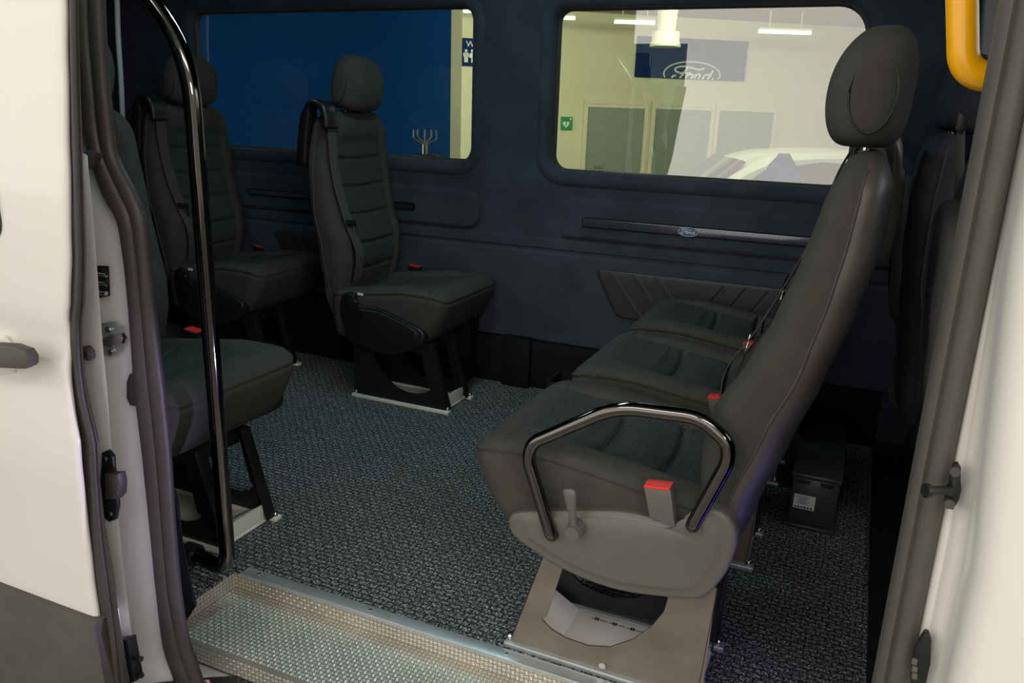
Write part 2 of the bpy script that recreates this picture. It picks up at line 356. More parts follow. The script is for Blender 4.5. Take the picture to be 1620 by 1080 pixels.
# window surrounds: soft rolled suede ring, black rubber seal, glass
def ring_between(name, rects, mats, parent=None):
    bm = bmesh.new(); rings_mesh(bm, [[(x, y, z) for x, z in lp] for lp, y in rects], False, False); return from_bm(name, bm, mats, parent)
for i, (W, rr) in enumerate(((W1, [.075, .06, .06, .05]), (W2, [.06, .06, .10, .05]))):
    x0, z0, x1, z1 = W
    def g(d): return rrect(x0 - d, z0 - d, x1 + d, z1 + d, [r + d for r in rr])
    t = thing('side_window', ((x0 + x1) / 2, FW + .05, z0), ('wide tinted side window with a blue wall behind it', 'tinted side window with the cream wall and blue banner behind it')[i], 'window')
    bm = bmesh.new()
    rings_mesh(bm, [[(x, y, z) for x, z in g(d)] for d, y in ((.05, FW + .001), (.042, FW - .006), (.026, FW - .012), (.010, FW - .009), (.001, FW), (-.004, FW + .015), (-.004, FW + .04))], False, False)
    from_bm('window_surround', bm, M['suede'], t, world=True)
    bm = bmesh.new()
    rings_mesh(bm, [[(x, y, z) for x, z in g(d)] for d, y in ((.006, FW + .036), (-.006, FW + .036), (-.011, FW + .044), (-.011, FW + .056))], False, False)
    from_bm('window_seal', bm, M['rubber'], t, world=True)
    bm = bmesh.new(); vs = [bm.verts.new((x, FW + .05, z)) for x, z in g(.004)]; bm.faces.new(vs)
    gl = from_bm('glass_pane', bm, M['glass'], t, False, world=True)
    if i == 1:
        # small printed mark on the pane's lower corner, read backwards from inside
        p = at(948, 266, FW + .049); bm = bmesh.new()
        for k, (a, b) in enumerate(((-.020, .004), (-.014, .001), (-.008, .004), (-.002, .001), (.004, .003), (.010, .001), (.016, .006))):
            add_box(bm, (p.x + a, FW + .048, p.z + b - .003), (.0045, .0006, .0022 + .002 * (k % 2)))
            add_box(bm, (p.x + a + .001, FW + .048, p.z + b + .004), (.0016, .0006, .006))
        from_bm('pane_mark', bm, M['ink'], gl, False, world=False).location = -t.location
# soft relief of the side panel
def wall_axis(u, v, w): return (u, FW - w, v)
def relief(name, rect, r, h, edge, m):
    x0, z0, x1, z1 = rect; bm = bmesh.new(); ol = rrect(x0, z0, x1, z1, r)
    def ins(d): return rrect(x0 + d, z0 + d, x1 - d, z1 - d, [max(.002, (q - d)) for q in (r if isinstance(r, list) else [r] * 4)])
    rings = []
    for k in range(7):
        a = .5 * PI * k / 6; rings.append([wall_axis(x, z, h * math.sin(a)) for x, z in ins(edge * (1 - math.cos(a)))])
    rings_mesh(bm, rings, False, True); return from_bm(name, bm, m)
struct(relief('trim_1', (-1.04, .60, .2, .752), [.03, .03, .03, .05], .018, .02, M['suede']))
struct(relief('trim_2', (-2.75, .60, -1.37, .752), [.03, .06, .06, .03], .018, .02, M['suede']))
struct(relief('trim_3', (-3.3, .19, .2, .540), .03, .014, .008, M['suede']))
struct(relief('trim_4', (-3.3, .552, .2, .592), .008, .006, .006, M['suede']))
# dark lower wall and plinth
struct(box('baseboard_far', (-3.4, FW - .03, 0), (.13, FW + .03, .188), M['black'], bev=.004))
struct(box('trim_5', (-2.3, FW - .12, 0), (-1.36, FW, .26), M['black'], bev=.02))
struct(box('trim_6', (-1.24, FW - .06, 0), (-1.12, FW, .20), M['black'], bev=.01))
# remaining shell: rear, roof, near side behind the open door, cab front
struct(box('wall_rear', (-3.45, 1.0, -.1), (-3.4, 2.9, 1.8), M['navy']))
struct(box('ceiling', (-3.45, 1.0, 1.74), (1.6, 2.9, 1.86), M['navy']))
struct(box('wall_near_rear', (-3.4, 1.04, -.1), (-1.34, 1.10, 1.78), M['navy']))
struct(box('wall_header', (-1.4, .96, 1.68), (.3, 1.10, 1.8), M['navy']))
struct(box('wall_near_front', (.20, 1.02, -.1), (1.25, 1.10, 1.78), M['navy']))
struct(box('wall_front', (1.2, 1.0, -.1), (1.25, 2.9, 1.0), M['black']))
struct(box('wall_floor_beam', (-3.4, 1.10, -.30), (.6, 2.85, -.10), M['black']))

# carbon strips with the oval emblem, vents, door-card pads
def emblem(parent, c, hw, hh, axis_u, axis_n, blue, ring, names, zcut=None, plate=True, thick=.0015):
    """script wordmark in an oval; axis_u = direction of reading, axis_n = outward normal"""
    U, Nn, Z = Vector(axis_u), Vector(axis_n), Vector((0, 0, 1)); c = Vector(c)
    def P(a, b, o=0): return c + U * a * hw + Z * b * hh + Nn * o
    def cut(pts):
        if zcut is None: return [pts]
        out, cur = [], []
        for p in pts:
            if p.z > zcut: cur.append(p)
            else:
                if len(cur) > 1: out.append(cur)
                cur = []
        if len(cur) > 1: out.append(cur)
        return out
    if plate:
        bm = bmesh.new(); ol = [P(1.02 * math.cos(2 * PI * k / 40), 1.02 * math.sin(2 * PI * k / 40)) for k in range(40)]
        add_prism(bm, ol, Nn * thick, 0); from_bm(names[0], bm, blue, parent)
    lw = hh * (.06 if plate else .075)
    strokes = [  # (x, y) in oval units, script letters F o r d
        [(-.46, .10), (-.56, .18), (-.60, .34), (-.50, .50), (-.30, .56), (-.08, .50), (.12, .40), (.28, .38), (.40, .48)],
        [(-.18, .46), (-.26, .20), (-.34, -.08), (-.44, -.34), (-.56, -.46), (-.68, -.38), (-.66, -.20), (-.56, -.12)],
        [(-.44, .04), (-.28, .10), (-.12, .06), (-.06, .16)],
        [(-.08, .02), (-.20, -.14), (-.18, -.32), (-.08, -.34), (.02, -.20), (.02, -.02), (-.06, .04), (-.02, -.06), (.10, -.04)],
        [(.14, .02), (.12, -.16), (.08, -.34)], [(.12, -.14), (.18, .00), (.26, .04), (.28, -.08), (.24, -.28), (.32, -.34), (.38, -.26)],
        [(.60, .02), (.48, .02), (.40, -.14), (.42, -.32), (.52, -.32), (.60, -.14), (.72, .36)], [(.64, .02), (.56, -.26), (.62, -.36), (.74, -.26)]]
    bm = bmesh.new()
    for s in strokes:
        pts = smooth_path([P(a, b, thick + lw * .4) for a, b in s], 5)
        for pc in cut(pts): add_sweep(bm, pc, circ(lw, 8), Nn)
    from_bm(names[1], bm, ring, parent)
    bm = bmesh.new(); pts = [P(.97 * math.cos(2 * PI * k / 64 + .3), .93 * math.sin(2 * PI * k / 64 + .3), thick + lw * .3) for k in range(65)]
    if zcut is not None:
        k0 = max(range(64), key=lambda k: (pts[k].z <= zcut) and (pts[(k + 1) % 64].z > zcut)); pts = [pts[(k0 + 1 + k) % 64] for k in range(64)]
    for pc in cut(pts): add_sweep(bm, pc, circ(lw * .7, 8), Nn)
    from_bm(names[2], bm, ring, parent)

def strip(x0, x1, z0, z1, label, badge=None):
    t = thing('trim_strip', ((x0 + x1) / 2, FW - .018, (z0 + z1) / 2), label, 'trim strip')
    h = (z1 - z0) / 2; zc = (z0 + z1) / 2; y = FW - .018 - t.location.y
    X0, X1 = x0 - t.location.x, x1 - t.location.x
    prism('backing', [(X0 - .004, y, -h - .003), (X1 + .004, y, -h - .003), (X1 + .004, y, h + .003), (X0 - .004, y, h + .003)], (0, -.004, 0), M['black'], t, .001)
    prism('carbon_face', [(X0, y - .003, -h), (X1, y - .003, -h), (X1, y - .003, h), (X0, y - .003, h)], (0, -.006, 0), M['carbon'], t, .003)
    if badge is not None:
        b = bpy.data.objects.new('oval_badge', None)
        emblem(t, (badge - t.location.x, y - .009, -.001), .0345, .0165, (1, 0, 0), (0, -1, 0), M['logoblue'], M['white'], ('badge_plate', 'badge_lettering', 'badge_rim'))
        bpy.data.objects.remove(b)
    return t
strip(-.944, .12, .652, .682, 'long carbon-look trim strip with a blue oval badge, below the side window', at(1089, 365, FW - .025).x)
strip(-2.50, -2.10, .662, .682, 'short dark trim strip on the side panel behind the far rear seat')
v = thing('side_vent', (-1.71, FW - .018, .668), 'small black slot vent beside the shoulder of the single rear seat', 'vent')
plate_holes('vent_frame', [rrect(-.055, -.016, .055, .016, .012), rrect(-.046, -.009, .046, .009, .008)[::-1]], .004, M['black'], v, off=-.004)
bm = bmesh.new(); [add_box(bm, (0, -.001, dz), (.09, .003, .002)) for dz in (-.005, 0, .005)]; from_bm('louvre', bm, M['darkplastic'], v, False)

def quilt_pad(pts, seams, label):
    P = [at(a, b, FW - .014) for a, b in pts]; c = sum(P, Vector()) / len(P); c.y = FW - .014
    t = thing('door_card_pad', c, label, 'padded panel')
    ol = [(p.x, p.z) for p in P]
    # round the corners
    fl = fillet([(p[0], 0, p[1]) for p in [ol[-1]] + ol + [ol[0]]], .035, 5)
    n = len(fl); lp = [(q.x, q.z) for q in fl[1:-1]]
    bm = bmesh.new(); rings = []
    for k in range(6):
        a = .5 * PI * k / 5; f = 1 - .05 * (1 - math.cos(a)); rings.append([(c.x + (x - c.x) * f, FW - .0135 - .012 * math.sin(a), c.z + (z - c.z) * f) for x, z in lp])
    rings_mesh(bm, rings, False, True); from_bm('pad', bm, M['quilt'], t, world=True)
    for (a, b, e, f) in seams:
        for dx in (0, 7):
            bm = bmesh.new(); p, q = at(a + dx, b, FW - .026), at(e + dx, f, FW - .026); add_sweep(bm, [p, (p + q) / 2, q], circ(.0014 if dx else .0026, 8), Vector((0, 1, 0)))
            from_bm('stitched_seam', bm, M['shell'] if dx else M['ink'], t, world=True)
quilt_pad([(940, 424), (1300, 462), (1245, 525), (975, 502)], [(962, 430, 1010, 505), (1000, 434, 1030, 484), (1035, 438, 1060, 478), (1145, 452, 1110, 490), (1180, 455, 1140, 500), (1215, 460, 1180, 500)],
          'quilted black padded panel on the far wall beside the far facing seat')
quilt_pad([(432, 364), (528, 376), (528, 402), (452, 402)], [(445, 370, 462, 398), (462, 372, 480, 400)], 'dark padded panel low on the wall beside the far rear seat')

# wall tray at the plinth and heater case on the carpet
p = at(893, 590, 2.45)
t = thing('storage_tray', (p.x, 2.5, 0), 'small open black tray on the floor against the dark plinth by the facing seats', 'tray')
plate_holes('tray_rim', [rrect(-.06, -.07, .07, .07, .01), rrect(-.05, -.06, .06, .06, .008)[::-1]], .16, M['darkplastic'], t, plane='xy', off=0)
box('tray_bottom', (-.05, -.06, .03), (.06, .06, .05), M['black'], t)

h = thing('heater_case', (-.024, 2.09, 0), 'grey metal case with a white rating label on the carpet behind the facing seats', 'case')
box('case_body', (-.058, 0, .008), (.060, .42, .150), M['charger'], h, .006)
box('lid', (-.062, -.003, .138), (.064, .425, .152), M['charger'], h, .003)
for x in (-.030, .030): box('air_slot', (x - .017, -.0055, .126), (x + .017, -.0015, .134), M['ink'], h)
box('base_flange', (-.066, -.012, 0), (.068, .43, .008), M['charger'], h, .002)
lb = box('rating_label', (-.048, -.0025, .052), (.006, .001, .092), M['white'], h)
bm = bmesh.new()
for k in range(5): add_box(bm, (-.026 + (k % 2) * .002, -.003, .086 - k * .0045), (.030 - .006 * (k % 3), .0008, .0011))
for k in range(6): add_box(bm, (-.042 + k * .008, -.003, .057), (.005, .0008, .004 + .001 * (k % 2)))
from_bm('label_print', bm, M['ink'], lb, False)

# ================================================================== SEATS (local: x forward, y to the sitter's left, z up)
PIV = (-.17, .38)
def seat_parts(root, recline=0.0, base_dx=0.0, base_y=(.04, .215), belt_dir=1, tongue_z=.70, armrest=False, lever=True, fab=None, tray_marks=False):
    A = math.radians(recline); ca, sa = math.cos(A), math.sin(A)
    def rc(p):
        x, y, z = p
        k = max(0, min(1, (z - .30) / .12)); a = A * k; dx, dz = x - PIV[0], z - PIV[1]
        return Vector((PIV[0] + dx * math.cos(a) + dz * math.sin(a), y, PIV[1] - dx * math.sin(a) + dz * math.cos(a)))
    # ---------------- backrest and its rear shell
    XF = [(.30, -.165), (.40, -.155), (.50, -.150), (.57, -.165), (.66, -.215), (.74, -.247), (.83, -.275), (.92, -.297), (1.0, -.322)]
    XB = [(.30, -.245), (.40, -.270), (.50, -.305), (.626, -.345), (.75, -.380), (.86, -.402), (.95, -.404), (1.0, -.395)]
    HW = [(.30, .175), (.36, .195), (.50, .212), (.65, .222), (.80, .218), (.90, .205), (1.0, .185)]
    XS = [(.30, -.205), (.40, -.217), (.55, -.265), (.664, -.309), (.80, -.338), (.875, -.350), (1.0, -.362)]
    NZ, NR = 120, 136; zs = [.30 + .705 * k / (NZ - 1) for k in range(NZ)]
    rings = []
    for z in zs:
        xf, xb, hw = interp(XF, z), interp(XB, z), interp(HW, z)
        top = max(0, (z - .945) / .06); fz = math.sqrt(max(.0, 1 - top ** 2)) if top < 1 else 0
        bot = max(0, (.34 - z) / .05); fb = math.sqrt(max(.05, 1 - bot ** 2)) if bot < 1 else .2
        k2 = (.25 + .75 * fz) * (.6 + .4 * fb); cx, ht = (xf + xb) / 2, (xf - xb) / 2 * (.3 + .7 * fz) * (.7 + .3 * fb); hw *= (.55 + .45 * fz) if top > 0 else 1
        ring = []
        us = max(-.8, min(.8, (interp(XS, z) - cx) / max(ht, 1e-4))); a_s = math.acos(math.copysign(abs(us) ** 1.7, us)); Q = NR // 4
        for j in range(NR):
            jj = j if j <= NR // 2 else NR - j
            a = a_s * jj / Q if jj <= Q else a_s + (PI - a_s) * (jj - Q) / Q
            if j > NR // 2: a = -a
            c, s = math.cos(a), math.sin(a); n = 3.4
            ux, uy = math.copysign(abs(c) ** (2 / n), c), math.copysign(abs(s) ** (2 / n), s)
            x, y = cx + ht * ux, hw * uy
            if ux > .3:
                q = abs(y) / max(hw, .01); wgt = min(1, (ux - .3) / .5)
                dep = .026 * max(0, 1 - (q / .74) ** 4) * (1 if z < .9 else max(0, 1 - (z - .9) / .08))
                gr = 0
                if q < .64:
                    for g0 in (.46, .555, .65, .745, .84):
                        gr += .009 * math.exp(-((z - g0 - .012 * q) / .0055) ** 2)
                gr += .006 * math.exp(-((q - .64) / .022) ** 2)
                x -= wgt * (dep + gr)
            ring.append((x, y, z))
        rings.append(ring)
    bmf, bmr = bmesh.new(), bmesh.new()
    fv, rv = {}, {}
    def gv(bm, d, i, j):
        j %= NR
        if (i, j) not in d: d[(i, j)] = bm.verts.new(rc(rings[i][j]))
        return d[(i, j)]
    for i in range(NZ - 1):
        for j in range(NR):
            zc = (zs[i] + zs[i + 1]) / 2; xc = (rings[i][j][0] + rings[i][(j + 1) % NR][0] + rings[i + 1][j][0] + rings[i + 1][(j + 1) % NR][0]) / 4
            front = j < NR // 4 or j >= NR - NR // 4
            bm, d = (bmf, fv) if front else (bmr, rv)
            f = bm.faces.new((gv(bm, d, i, j), gv(bm, d, i, j + 1), gv(bm, d, i + 1, j + 1), gv(bm, d, i + 1, j)))
            if front:
                yy = abs(rings[i][j][1]); f.material_index = 1 if (yy < .64 * interp(HW, zc) and xc > (interp(XF, zc) - .04) and .36 < zc < .93) else 0
    tv = [gv(bmf, fv, NZ - 1, j) for j in range(NR)]; bmf.faces.new(tv)
    bv = [bmr.verts.new(rc(rings[0][j])) for j in range(NR)]; bmr.faces.new(bv[::-1])
    fabm = fab or M['fab']
    from_bm('backrest', bmf, [fabm, M['insert_back'] if fab is None else fab], root, sharp=0)
    sh = from_bm('back_shell', bmr, M['shell'] if fab is None else fab, root, sharp=0)
    # piping between cover and shell on both sides
    for sgn in (1, -1):
        jj = lambda z: None
        bm = bmesh.new(); path = []
        for z in [.36 + .02 * k for k in range(32)]:
            xs = interp(XS, z); xf, xb, hw = interp(XF, z), interp(XB, z), interp(HW, z)
            i_ = min(range(NZ), key=lambda q: abs(zs[q] - z)); p_ = rings[i_][NR // 4 if sgn > 0 else NR - NR // 4]
            path.append(rc((p_[0], p_[1] + sgn * .0004, p_[2])))
        for _ in range(1): path = path[:1] + [(a + b * 2 + c) / 4 for a, b, c in zip(path, path[1:], path[2:])] + path[-1:]
        add_sweep(bm, [p + Vector((0, sgn * .0006, 0)) for p in path], circ(.0026, 8), Vector((0, 1, 0))); from_bm('piping', bm, M['belt'], sh, sharp=0)
    # ---------------- headrest
    bm = bmesh.new(); rings = []; NH = 44
    for i in range(NH + 1):
        t = (1 - math.cos(PI * i / NH)) / 2; z = 1.010 + .190 * t; d = 2 * t - 1
        n_ = 2.7 if d > 0 else 4.5
        k = max(.02, (1 - abs(d) ** n_) ** (1 / n_)) if abs(d) < 1 else .02
        hy = (.122 - .008 * t) * k; hx = (.052 + .014 * math.sin(PI * min(1, t * .9 + .1))) * (k ** .85)
        cx = -.348 + .008 * math.sin(PI * t) - .013 * t
        ring = []
        for j in range(48):
            a = 2 * PI * j / 48; c, s = math.cos(a), math.sin(a); n = 2.7
            ux, uy = math.copysign(abs(c) ** (2 / n), c), math.copysign(abs(s) ** (2 / n), s)
            q = abs(uy); gr = .0025 * math.exp(-((q - .80) / .035) ** 2) if ux > 0 else 0
            ring.append(rc((cx + hx * ux - gr, hy * uy, z)))
        rings.append(ring)
    rings_mesh(bm, rings); hr = from_bm('headrest', bm, fabm, root, sharp=0)
    if fab is None:
        for sgn in (1, -1):       # stitched oval seam on the cheek of the headrest
            pth = [rc((-.352 + .034 * math.cos(2 * PI * k / 32), sgn * (.1185 - .0155 * abs(math.sin(2 * PI * k / 32)) ** 1.5 * (1 if math.sin(2 * PI * k / 32) > 0 else .1) - .002 * abs(math.cos(2 * PI * k / 32)) ** 2), 1.094 + .060 * math.sin(2 * PI * k / 32))) for k in range(33)]
            bm = bmesh.new(); add_sweep(bm, pth, circ(.0016, 6), Vector((0, 1, 0))); from_bm('stitched_seam', bm, M['ink'], hr, sharp=0)
    for sgn in (-1, 1):
        cyl('headrest_post', rc((-.352, sgn * .05, .975)), rc((-.352, sgn * .05, 1.03)), .006, M['silver'], root, n=12)
        cyl('post_collar', rc((-.352, sgn * .05, .994)), rc((-.352, sgn * .05, 1.006)), .018, M['darkplastic'], root, n=16)
    # ---------------- cushion
    bm = bmesh.new(); x0, x1, hy, R = -.20, .27, .212, .042
    NU, NV = 104, 76
    def border(u, v):
        m_ = max(abs(u), abs(v), 1e-6); bx, by = u / m_, v / m_
        hx = (x1 - x0) / 2; px, py = bx * hx, by * hy
        ax, ay = abs(px), abs(py)
        if ax > hx - R and ay > hy - R:
            # keep the direction, pull on to the arc
            lo, hi = 0.0, 1.0
            for _ in range(24):
                mid = (lo + hi) / 2; qx, qy = ax * mid, ay * mid
                ins = not (qx > hx - R and qy > hy - R and (qx - hx + R) ** 2 + (qy - hy + R) ** 2 > R * R)
                if ins: lo = mid
                else: hi = mid
            px, py = px * lo, py * lo
        return px * m_, py * m_, m_
    def top(x, y, m_):
        e = .432 if x > .10 else .432 - .04 * ((.10 - x) / .30)
        q = abs(y) / hy
        z = e + .012 * math.sqrt(max(0, 1 - max(0, (m_ - .80) / .20) ** 2.2)) * 1.0
        z -= .026 * max(0, 1 - (q / .72) ** 4) * max(0, min(1, (.20 - x) / .12))
        if q < .62:
            for g0 in (.045, -.085): z -= .012 * math.exp(-((x - g0 - .03 * q * q) / .0065) ** 2)
            z += .006 * math.cos((x - .045) / .13 * 2 * PI + PI) * (1 if x < .10 else 0) * (1 - (q / .62) ** 2)
        z -= .007 * math.exp(-((q - .62) / .026) ** 2) * (1 if x < .20 else 0)
        z -= .005 * math.exp(-((x - .205) / .005) ** 2)
        if x > .20: z -= .018 * ((x - .20) / .07) ** 2
        return z
    G = []
    for i in range(NU + 1):
        row = []
        for j in range(NV + 1):
            px, py, m_ = border(-1 + 2 * i / NU, -1 + 2 * j / NV)
            x = px + (x0 + x1) / 2; row.append(bm.verts.new((x, py, top(x, py, m_))))
        G.append(row)
    for i in range(NU):
        for j in range(NV):
            f = bm.faces.new((G[i][j], G[i + 1][j], G[i + 1][j + 1], G[i][j + 1])); c = f.calc_center_median()
            f.material_index = 1 if abs(c.y) < .62 * hy and c.x < .205 else 0
    edge = [G[i][0] for i in range(NU)] + [G[NU][j] for j in range(NV)] + [G[i][NV] for i in range(NU, 0, -1)] + [G[0][j] for j in range(NV, 0, -1)]
    prev = edge
    for k, (dz, out, fr) in enumerate(((-.004, .004, 0), (-.009, .004, 0), (-.012, .0, 0), (-.016, .004, 0), (-.03, .005, -.002), (-.07, .005, -.020), (-.11, .004, -.040), (-.15, .0, -.065), (-.165, -.01, -.080), (-.165, -.06, -.11))):
        ring = []
        for e_ in edge:
            x, y, z = e_.co; fx = max(0, (x - .05) / .22)
            cx, cy = (x - .035) / .235, y / hy; L_ = max(abs(cx), abs(cy)) or 1
            nx = cx / L_ if abs(cx) > .8 * L_ else 0; ny = cy / L_ if abs(cy) > .8 * L_ else 0
            ring.append(bm.verts.new((x + out * nx + fr * fx, y + out * ny, min(z, .435) + dz + (.0 if x > 0 else 0))))
        for a in range(len(edge)):
            b = (a + 1) % len(edge); bm.faces.new((prev[a], prev[b], ring[b], ring[a]))
        prev = ring
    bm.faces.new(prev)
    from_bm('cushion', bm, [fabm, M['insert'] if fab is None else fab], root, sharp=0)
    return rc

# side covers, base frames etc. use the outline seen on the nearest seat
X0N = -.37; YN = 1.505
def loc2(px, py, y): p = at(px, py, y); return (-(p.x - X0N), p.z)      # -> local x, z
COVER = [(803, 822), (812, 812), (850, 808), (960, 807), (1010, 813), (1065, 826), (1085, 822), (1100, 806), (1135, 806), (1160, 828), (1166, 860), (1150, 905), (1120, 940), (1090, 947), (1000, 938), (940, 922), (880, 895), (830, 862), (808, 843)]
PLATE = [(866, 880), (808, 1018), (1092, 1086), (1103, 1072), (1122, 930), (1000, 915)]
HOLE = [(890, 898), (1057, 945), (1050, 968), (1030, 992), (1000, 1012), (965, 1024), (930, 1022), (895, 1010), (872, 996), (858, 982), (857, 977), (864, 976)]
def seat_hardware(root, rc, base_dx=0, base_y=(.04, .215), armrest=False, cmap=(1, 0), marks=False):
    cov = [loc2(a, b, 1.275) for a, b in COVER]
    cov = [(p.x, p.z) for p in smooth_path([(x, 0, z) for x, z in cov + cov[:1]], 3)][:-1]
    cov = [(x * cmap[0] + cmap[1], z) for x, z in cov]
    for sgn in (1, -1):
        cn = sum(c[0] for c in cov) / len(cov), sum(c[1] for c in cov) / len(cov)
        bm = bmesh.new(); rings = []
        for (d, yy) in ((1, .196), (1, .224), (.992, .229), (.975, .2315), (.93, .2325), (.88, .2335), (.84, .237), (.80, .2385)):
            rings.append([(cn[0] + (x - cn[0]) * d, sgn * yy, cn[1] + (z - cn[1]) * (d if d > .95 else d - (.0 if d > .9 else .05))) for x, z in cov])
        rings_mesh(bm, rings); from_bm('side_cover', bm, M['plastic'] if root['finish'] == 'grey' else M['darkplastic'], root, sharp=50)
    # base: two steel side plates, cross members, rails and tray
    pl = [loc2(a, b, 1.285) for a, b in PLATE]; ho = [loc2(a, b, 1.285) for a, b in HOLE]
    pl = [(x + base_dx, z) for x, z in pl]; ho = [(x + base_dx, z) for x, z in ho]
    xb, xf = min(p[0] for p in pl), max(p[0] for p in pl)
    pl = [(pl[0][0], .25), (pl[1][0], .012), (pl[2][0] - .012, .012), (pl[3][0] - .012, .03), (pl[4][0] - .012, .25), (pl[5][0], .25)]
    y1, y0 = base_y[1], base_y[0]
    for yy in (y1, y0 - .004):
        plate_holes('base_plate', [pl, ho[::-1]], .004, M['plate'] if root['finish'] == 'grey' and yy == y1 else M['darkplastic'], root, off=yy, bevel=0)
    dm = M['darkplastic']
    # front and rear flanges (folded returns of the plates)
    for yy, d in ((y1 + .004, -1), (y0 - .004, 1)):
        (xa, za), (xc, zc) = pl[0], pl[1]
        prism('base_flange', [(xa, yy, za), (xa, yy + d * .035, za), (xc, yy + d * .035, zc), (xc, yy, zc)], (.003, 0, 0), dm, root, .0006)
        (xa, za), (xc, zc) = pl[4], pl[2]
        prism('base_flange', [(xa, yy, za), (xa, yy + d * .035, za), (xc, yy + d * .035, zc), (xc, yy, zc)], (-.003, 0, 0), dm, root, .0006)
    box('base_crossbar', (pl[0][0] - .05, y0 + .002, .20), (pl[0][0] - .03, y1 - .002, .245), dm, root, .002)
    box('base_crossbar', (pl[4][0] + .03, y0 + .002, .20), (pl[4][0] + .05, y1 - .002, .245), dm, root, .002)
    box('seat_pan', (-.19, -.19, .243), (.17, .19, .262), dm, root, .004)
    for yy in (y1 + .002, y0 - .002):
        box('floor_rail', (xb - .02, yy - .012, 0), (xf + .012, yy + .012, .012), M['alu'] if root['finish'] == 'grey' else M['tray'], root, .002)
    box('floor_tray', (xb + .0, y0 + .012, .002), (xf - .01, y1 - .016, .010), M['tray'], root, .003)
    prism('tray_ramp', [(xf - .09, y0 + .014, .0105), (xf - .012, y0 + .014, .055), (xf - .012, y0 + .014, .0105)], (0, y1 - y0 - .04, 0), M['tray'], root, .001)
    for (bx, by) in ((xf + .004, y1), (xf + .004, y0), (xb - .008, y1), (xb - .008, y0)):
        cyl('floor_bolt', (bx, by, .010), (bx, by, .024), .0065, M['silver'], root, n=6)
    b = loc2(952, 1054, 1.28); cyl('base_bolt', (b[0] + base_dx, y1 + .003, b[1]), (b[0] + base_dx, y1 + .009, b[1]), .007, M['silver'], root)
    if marks:
        bm = bmesh.new()
        for px, py in ((960, 972), (988, 980), (1016, 988)):
            p = atz(px, py, .0115); lx, ly = -(p.x - X0N), -(p.y - YN); ly = max(y0 + .03, min(y1 - .03, ly))
            for (a, b_, c, d) in ((.000, .000, .016, .0015), (-.012, .0, .004, .007), (-.018, 0, .004, .006), (-.015, .003, .008, .0015), (-.015, -.004, .008, .0015), (-.024, .001, .004, .002)):
                add_box(bm, (lx + a * -1 - .0, ly + b_, .0106), (c, d, .0006))
        from_bm('tray_print', bm, M['ink'], root, False)
    # recline lever
    lp = loc2(912, 835, 1.262); lt = loc2(904, 772, 1.25)
    bm = bmesh.new(); add_cyl(bm, (lp[0], .235, lp[1]), (lp[0], .262, lp[1]), .0185, .0165, 28); add_cyl(bm, (lp[0], .255, lp[1]), (lp[0], .268, lp[1]), .0165, .0135, 28)
    a, b_ = Vector((lp[0], .258, lp[1] + .008)), Vector((lt[0], .266, lt[1]))
    add_sweep(bm, [a, a.lerp(b_, .4), a.lerp(b_, .85), b_, b_ + (b_ - a).normalized() * .003], circ(1, 14), Vector((0, 1, 0)), [(.006, .0065), (.008, .006), (.0125, .006), (.0125, .0055), (.009, .003)])
    from_bm('recline_lever', bm, M['plastic'], root, sharp=50)
    # buckle
    bt, bb = loc2(1040, 768, 1.262), loc2(1046, 818, 1.262)
    bk = prism('belt_buckle', [(bt[0] + .024, .214, bt[1] - .006), (bt[0] - .024, .214, bt[1] - .001), (bb[0] - .026, .214, bb[1] - .012), (bb[0] + .020, .214, bb[1] - .004)], (0, .032, 0), M['darkplastic'] if root['finish'] != 'grey' else M['plastic'], root, .003)
    prism('buckle_button', [(bt[0] + .0225, .217, bt[1] - .008), (bt[0] + .0225, .217, bt[1] - .003), (bt[0] - .0225, .217, bt[1] + .002), (bt[0] - .0225, .217, bt[1] - .003)], (0, .0305, 0), M['red'], bk, .0012)
    # shoulder guide on the sitter's right and the belt
    gy = -.188
    outer = [(-.400, .80), (-.406, .90), (-.402, .985), (-.385, 1.022), (-.355, 1.030), (-.330, 1.018), (-.315, .990), (-.308, .955)]
    if root['finish'] == 'grey': outer = outer[:5] + [(-.342, 1.018)]
    path = smooth_path([rc((x, gy, z)) for x, z in outer], 5)
    bm = bmesh.new(); n = len(path)
    add_sweep(bm, path, [(.032 * math.copysign(abs(math.cos(a)) ** .6, math.cos(a)), .014 * math.copysign(abs(math.sin(a)) ** .6, math.sin(a))) for a in [2 * PI * k / 16 for k in range(16)]], Vector((0, 0, 1)).cross(Vector((0, 1, 0))) if False else Vector((1, 0, 0)),
              [(.7 + .5 * min(1, k / n * 1.6), 1.0 + (.6 if k < n * .3 else 0)) for k in range(n)])
    from_bm('belt_guide', bm, M['darkplastic'] if root['finish'] != 'grey' else M['plastic'], root, sharp=0)
    strap = [rc(p) for p in ((-.338, gy + .004, 1.000), (-.322, gy + .006, .960), (-.306, gy + .004, .90), (-.286, gy + .008, .82), (-.256, gy + .014, .74), (-.212, gy + .030, .64), (-.162, gy + .044, .55), (-.156, gy + .050, .47), (-.162, gy + .050, .42), (-.180, gy + .040, .38))]
    bm = bmesh.new(); path = smooth_path(strap, 5); wvec = Vector((.0, 1, 0))
    rings = [[p + wvec * -.022 + Vector((.010, 0, 0)), p + wvec * .022 + Vector((.012, 0, 0)), p + wvec * .022 + Vector((.0142, 0, 0)), p + wvec * -.022 + Vector((.0122, 0, 0))] for p in path]
    rings_mesh(bm, rings); st = from_bm('belt_strap', bm, M['belt'], root, sharp=40)
    tp = rc((-.212, gy + .030, .64)) + Vector((.018, 0, 0))
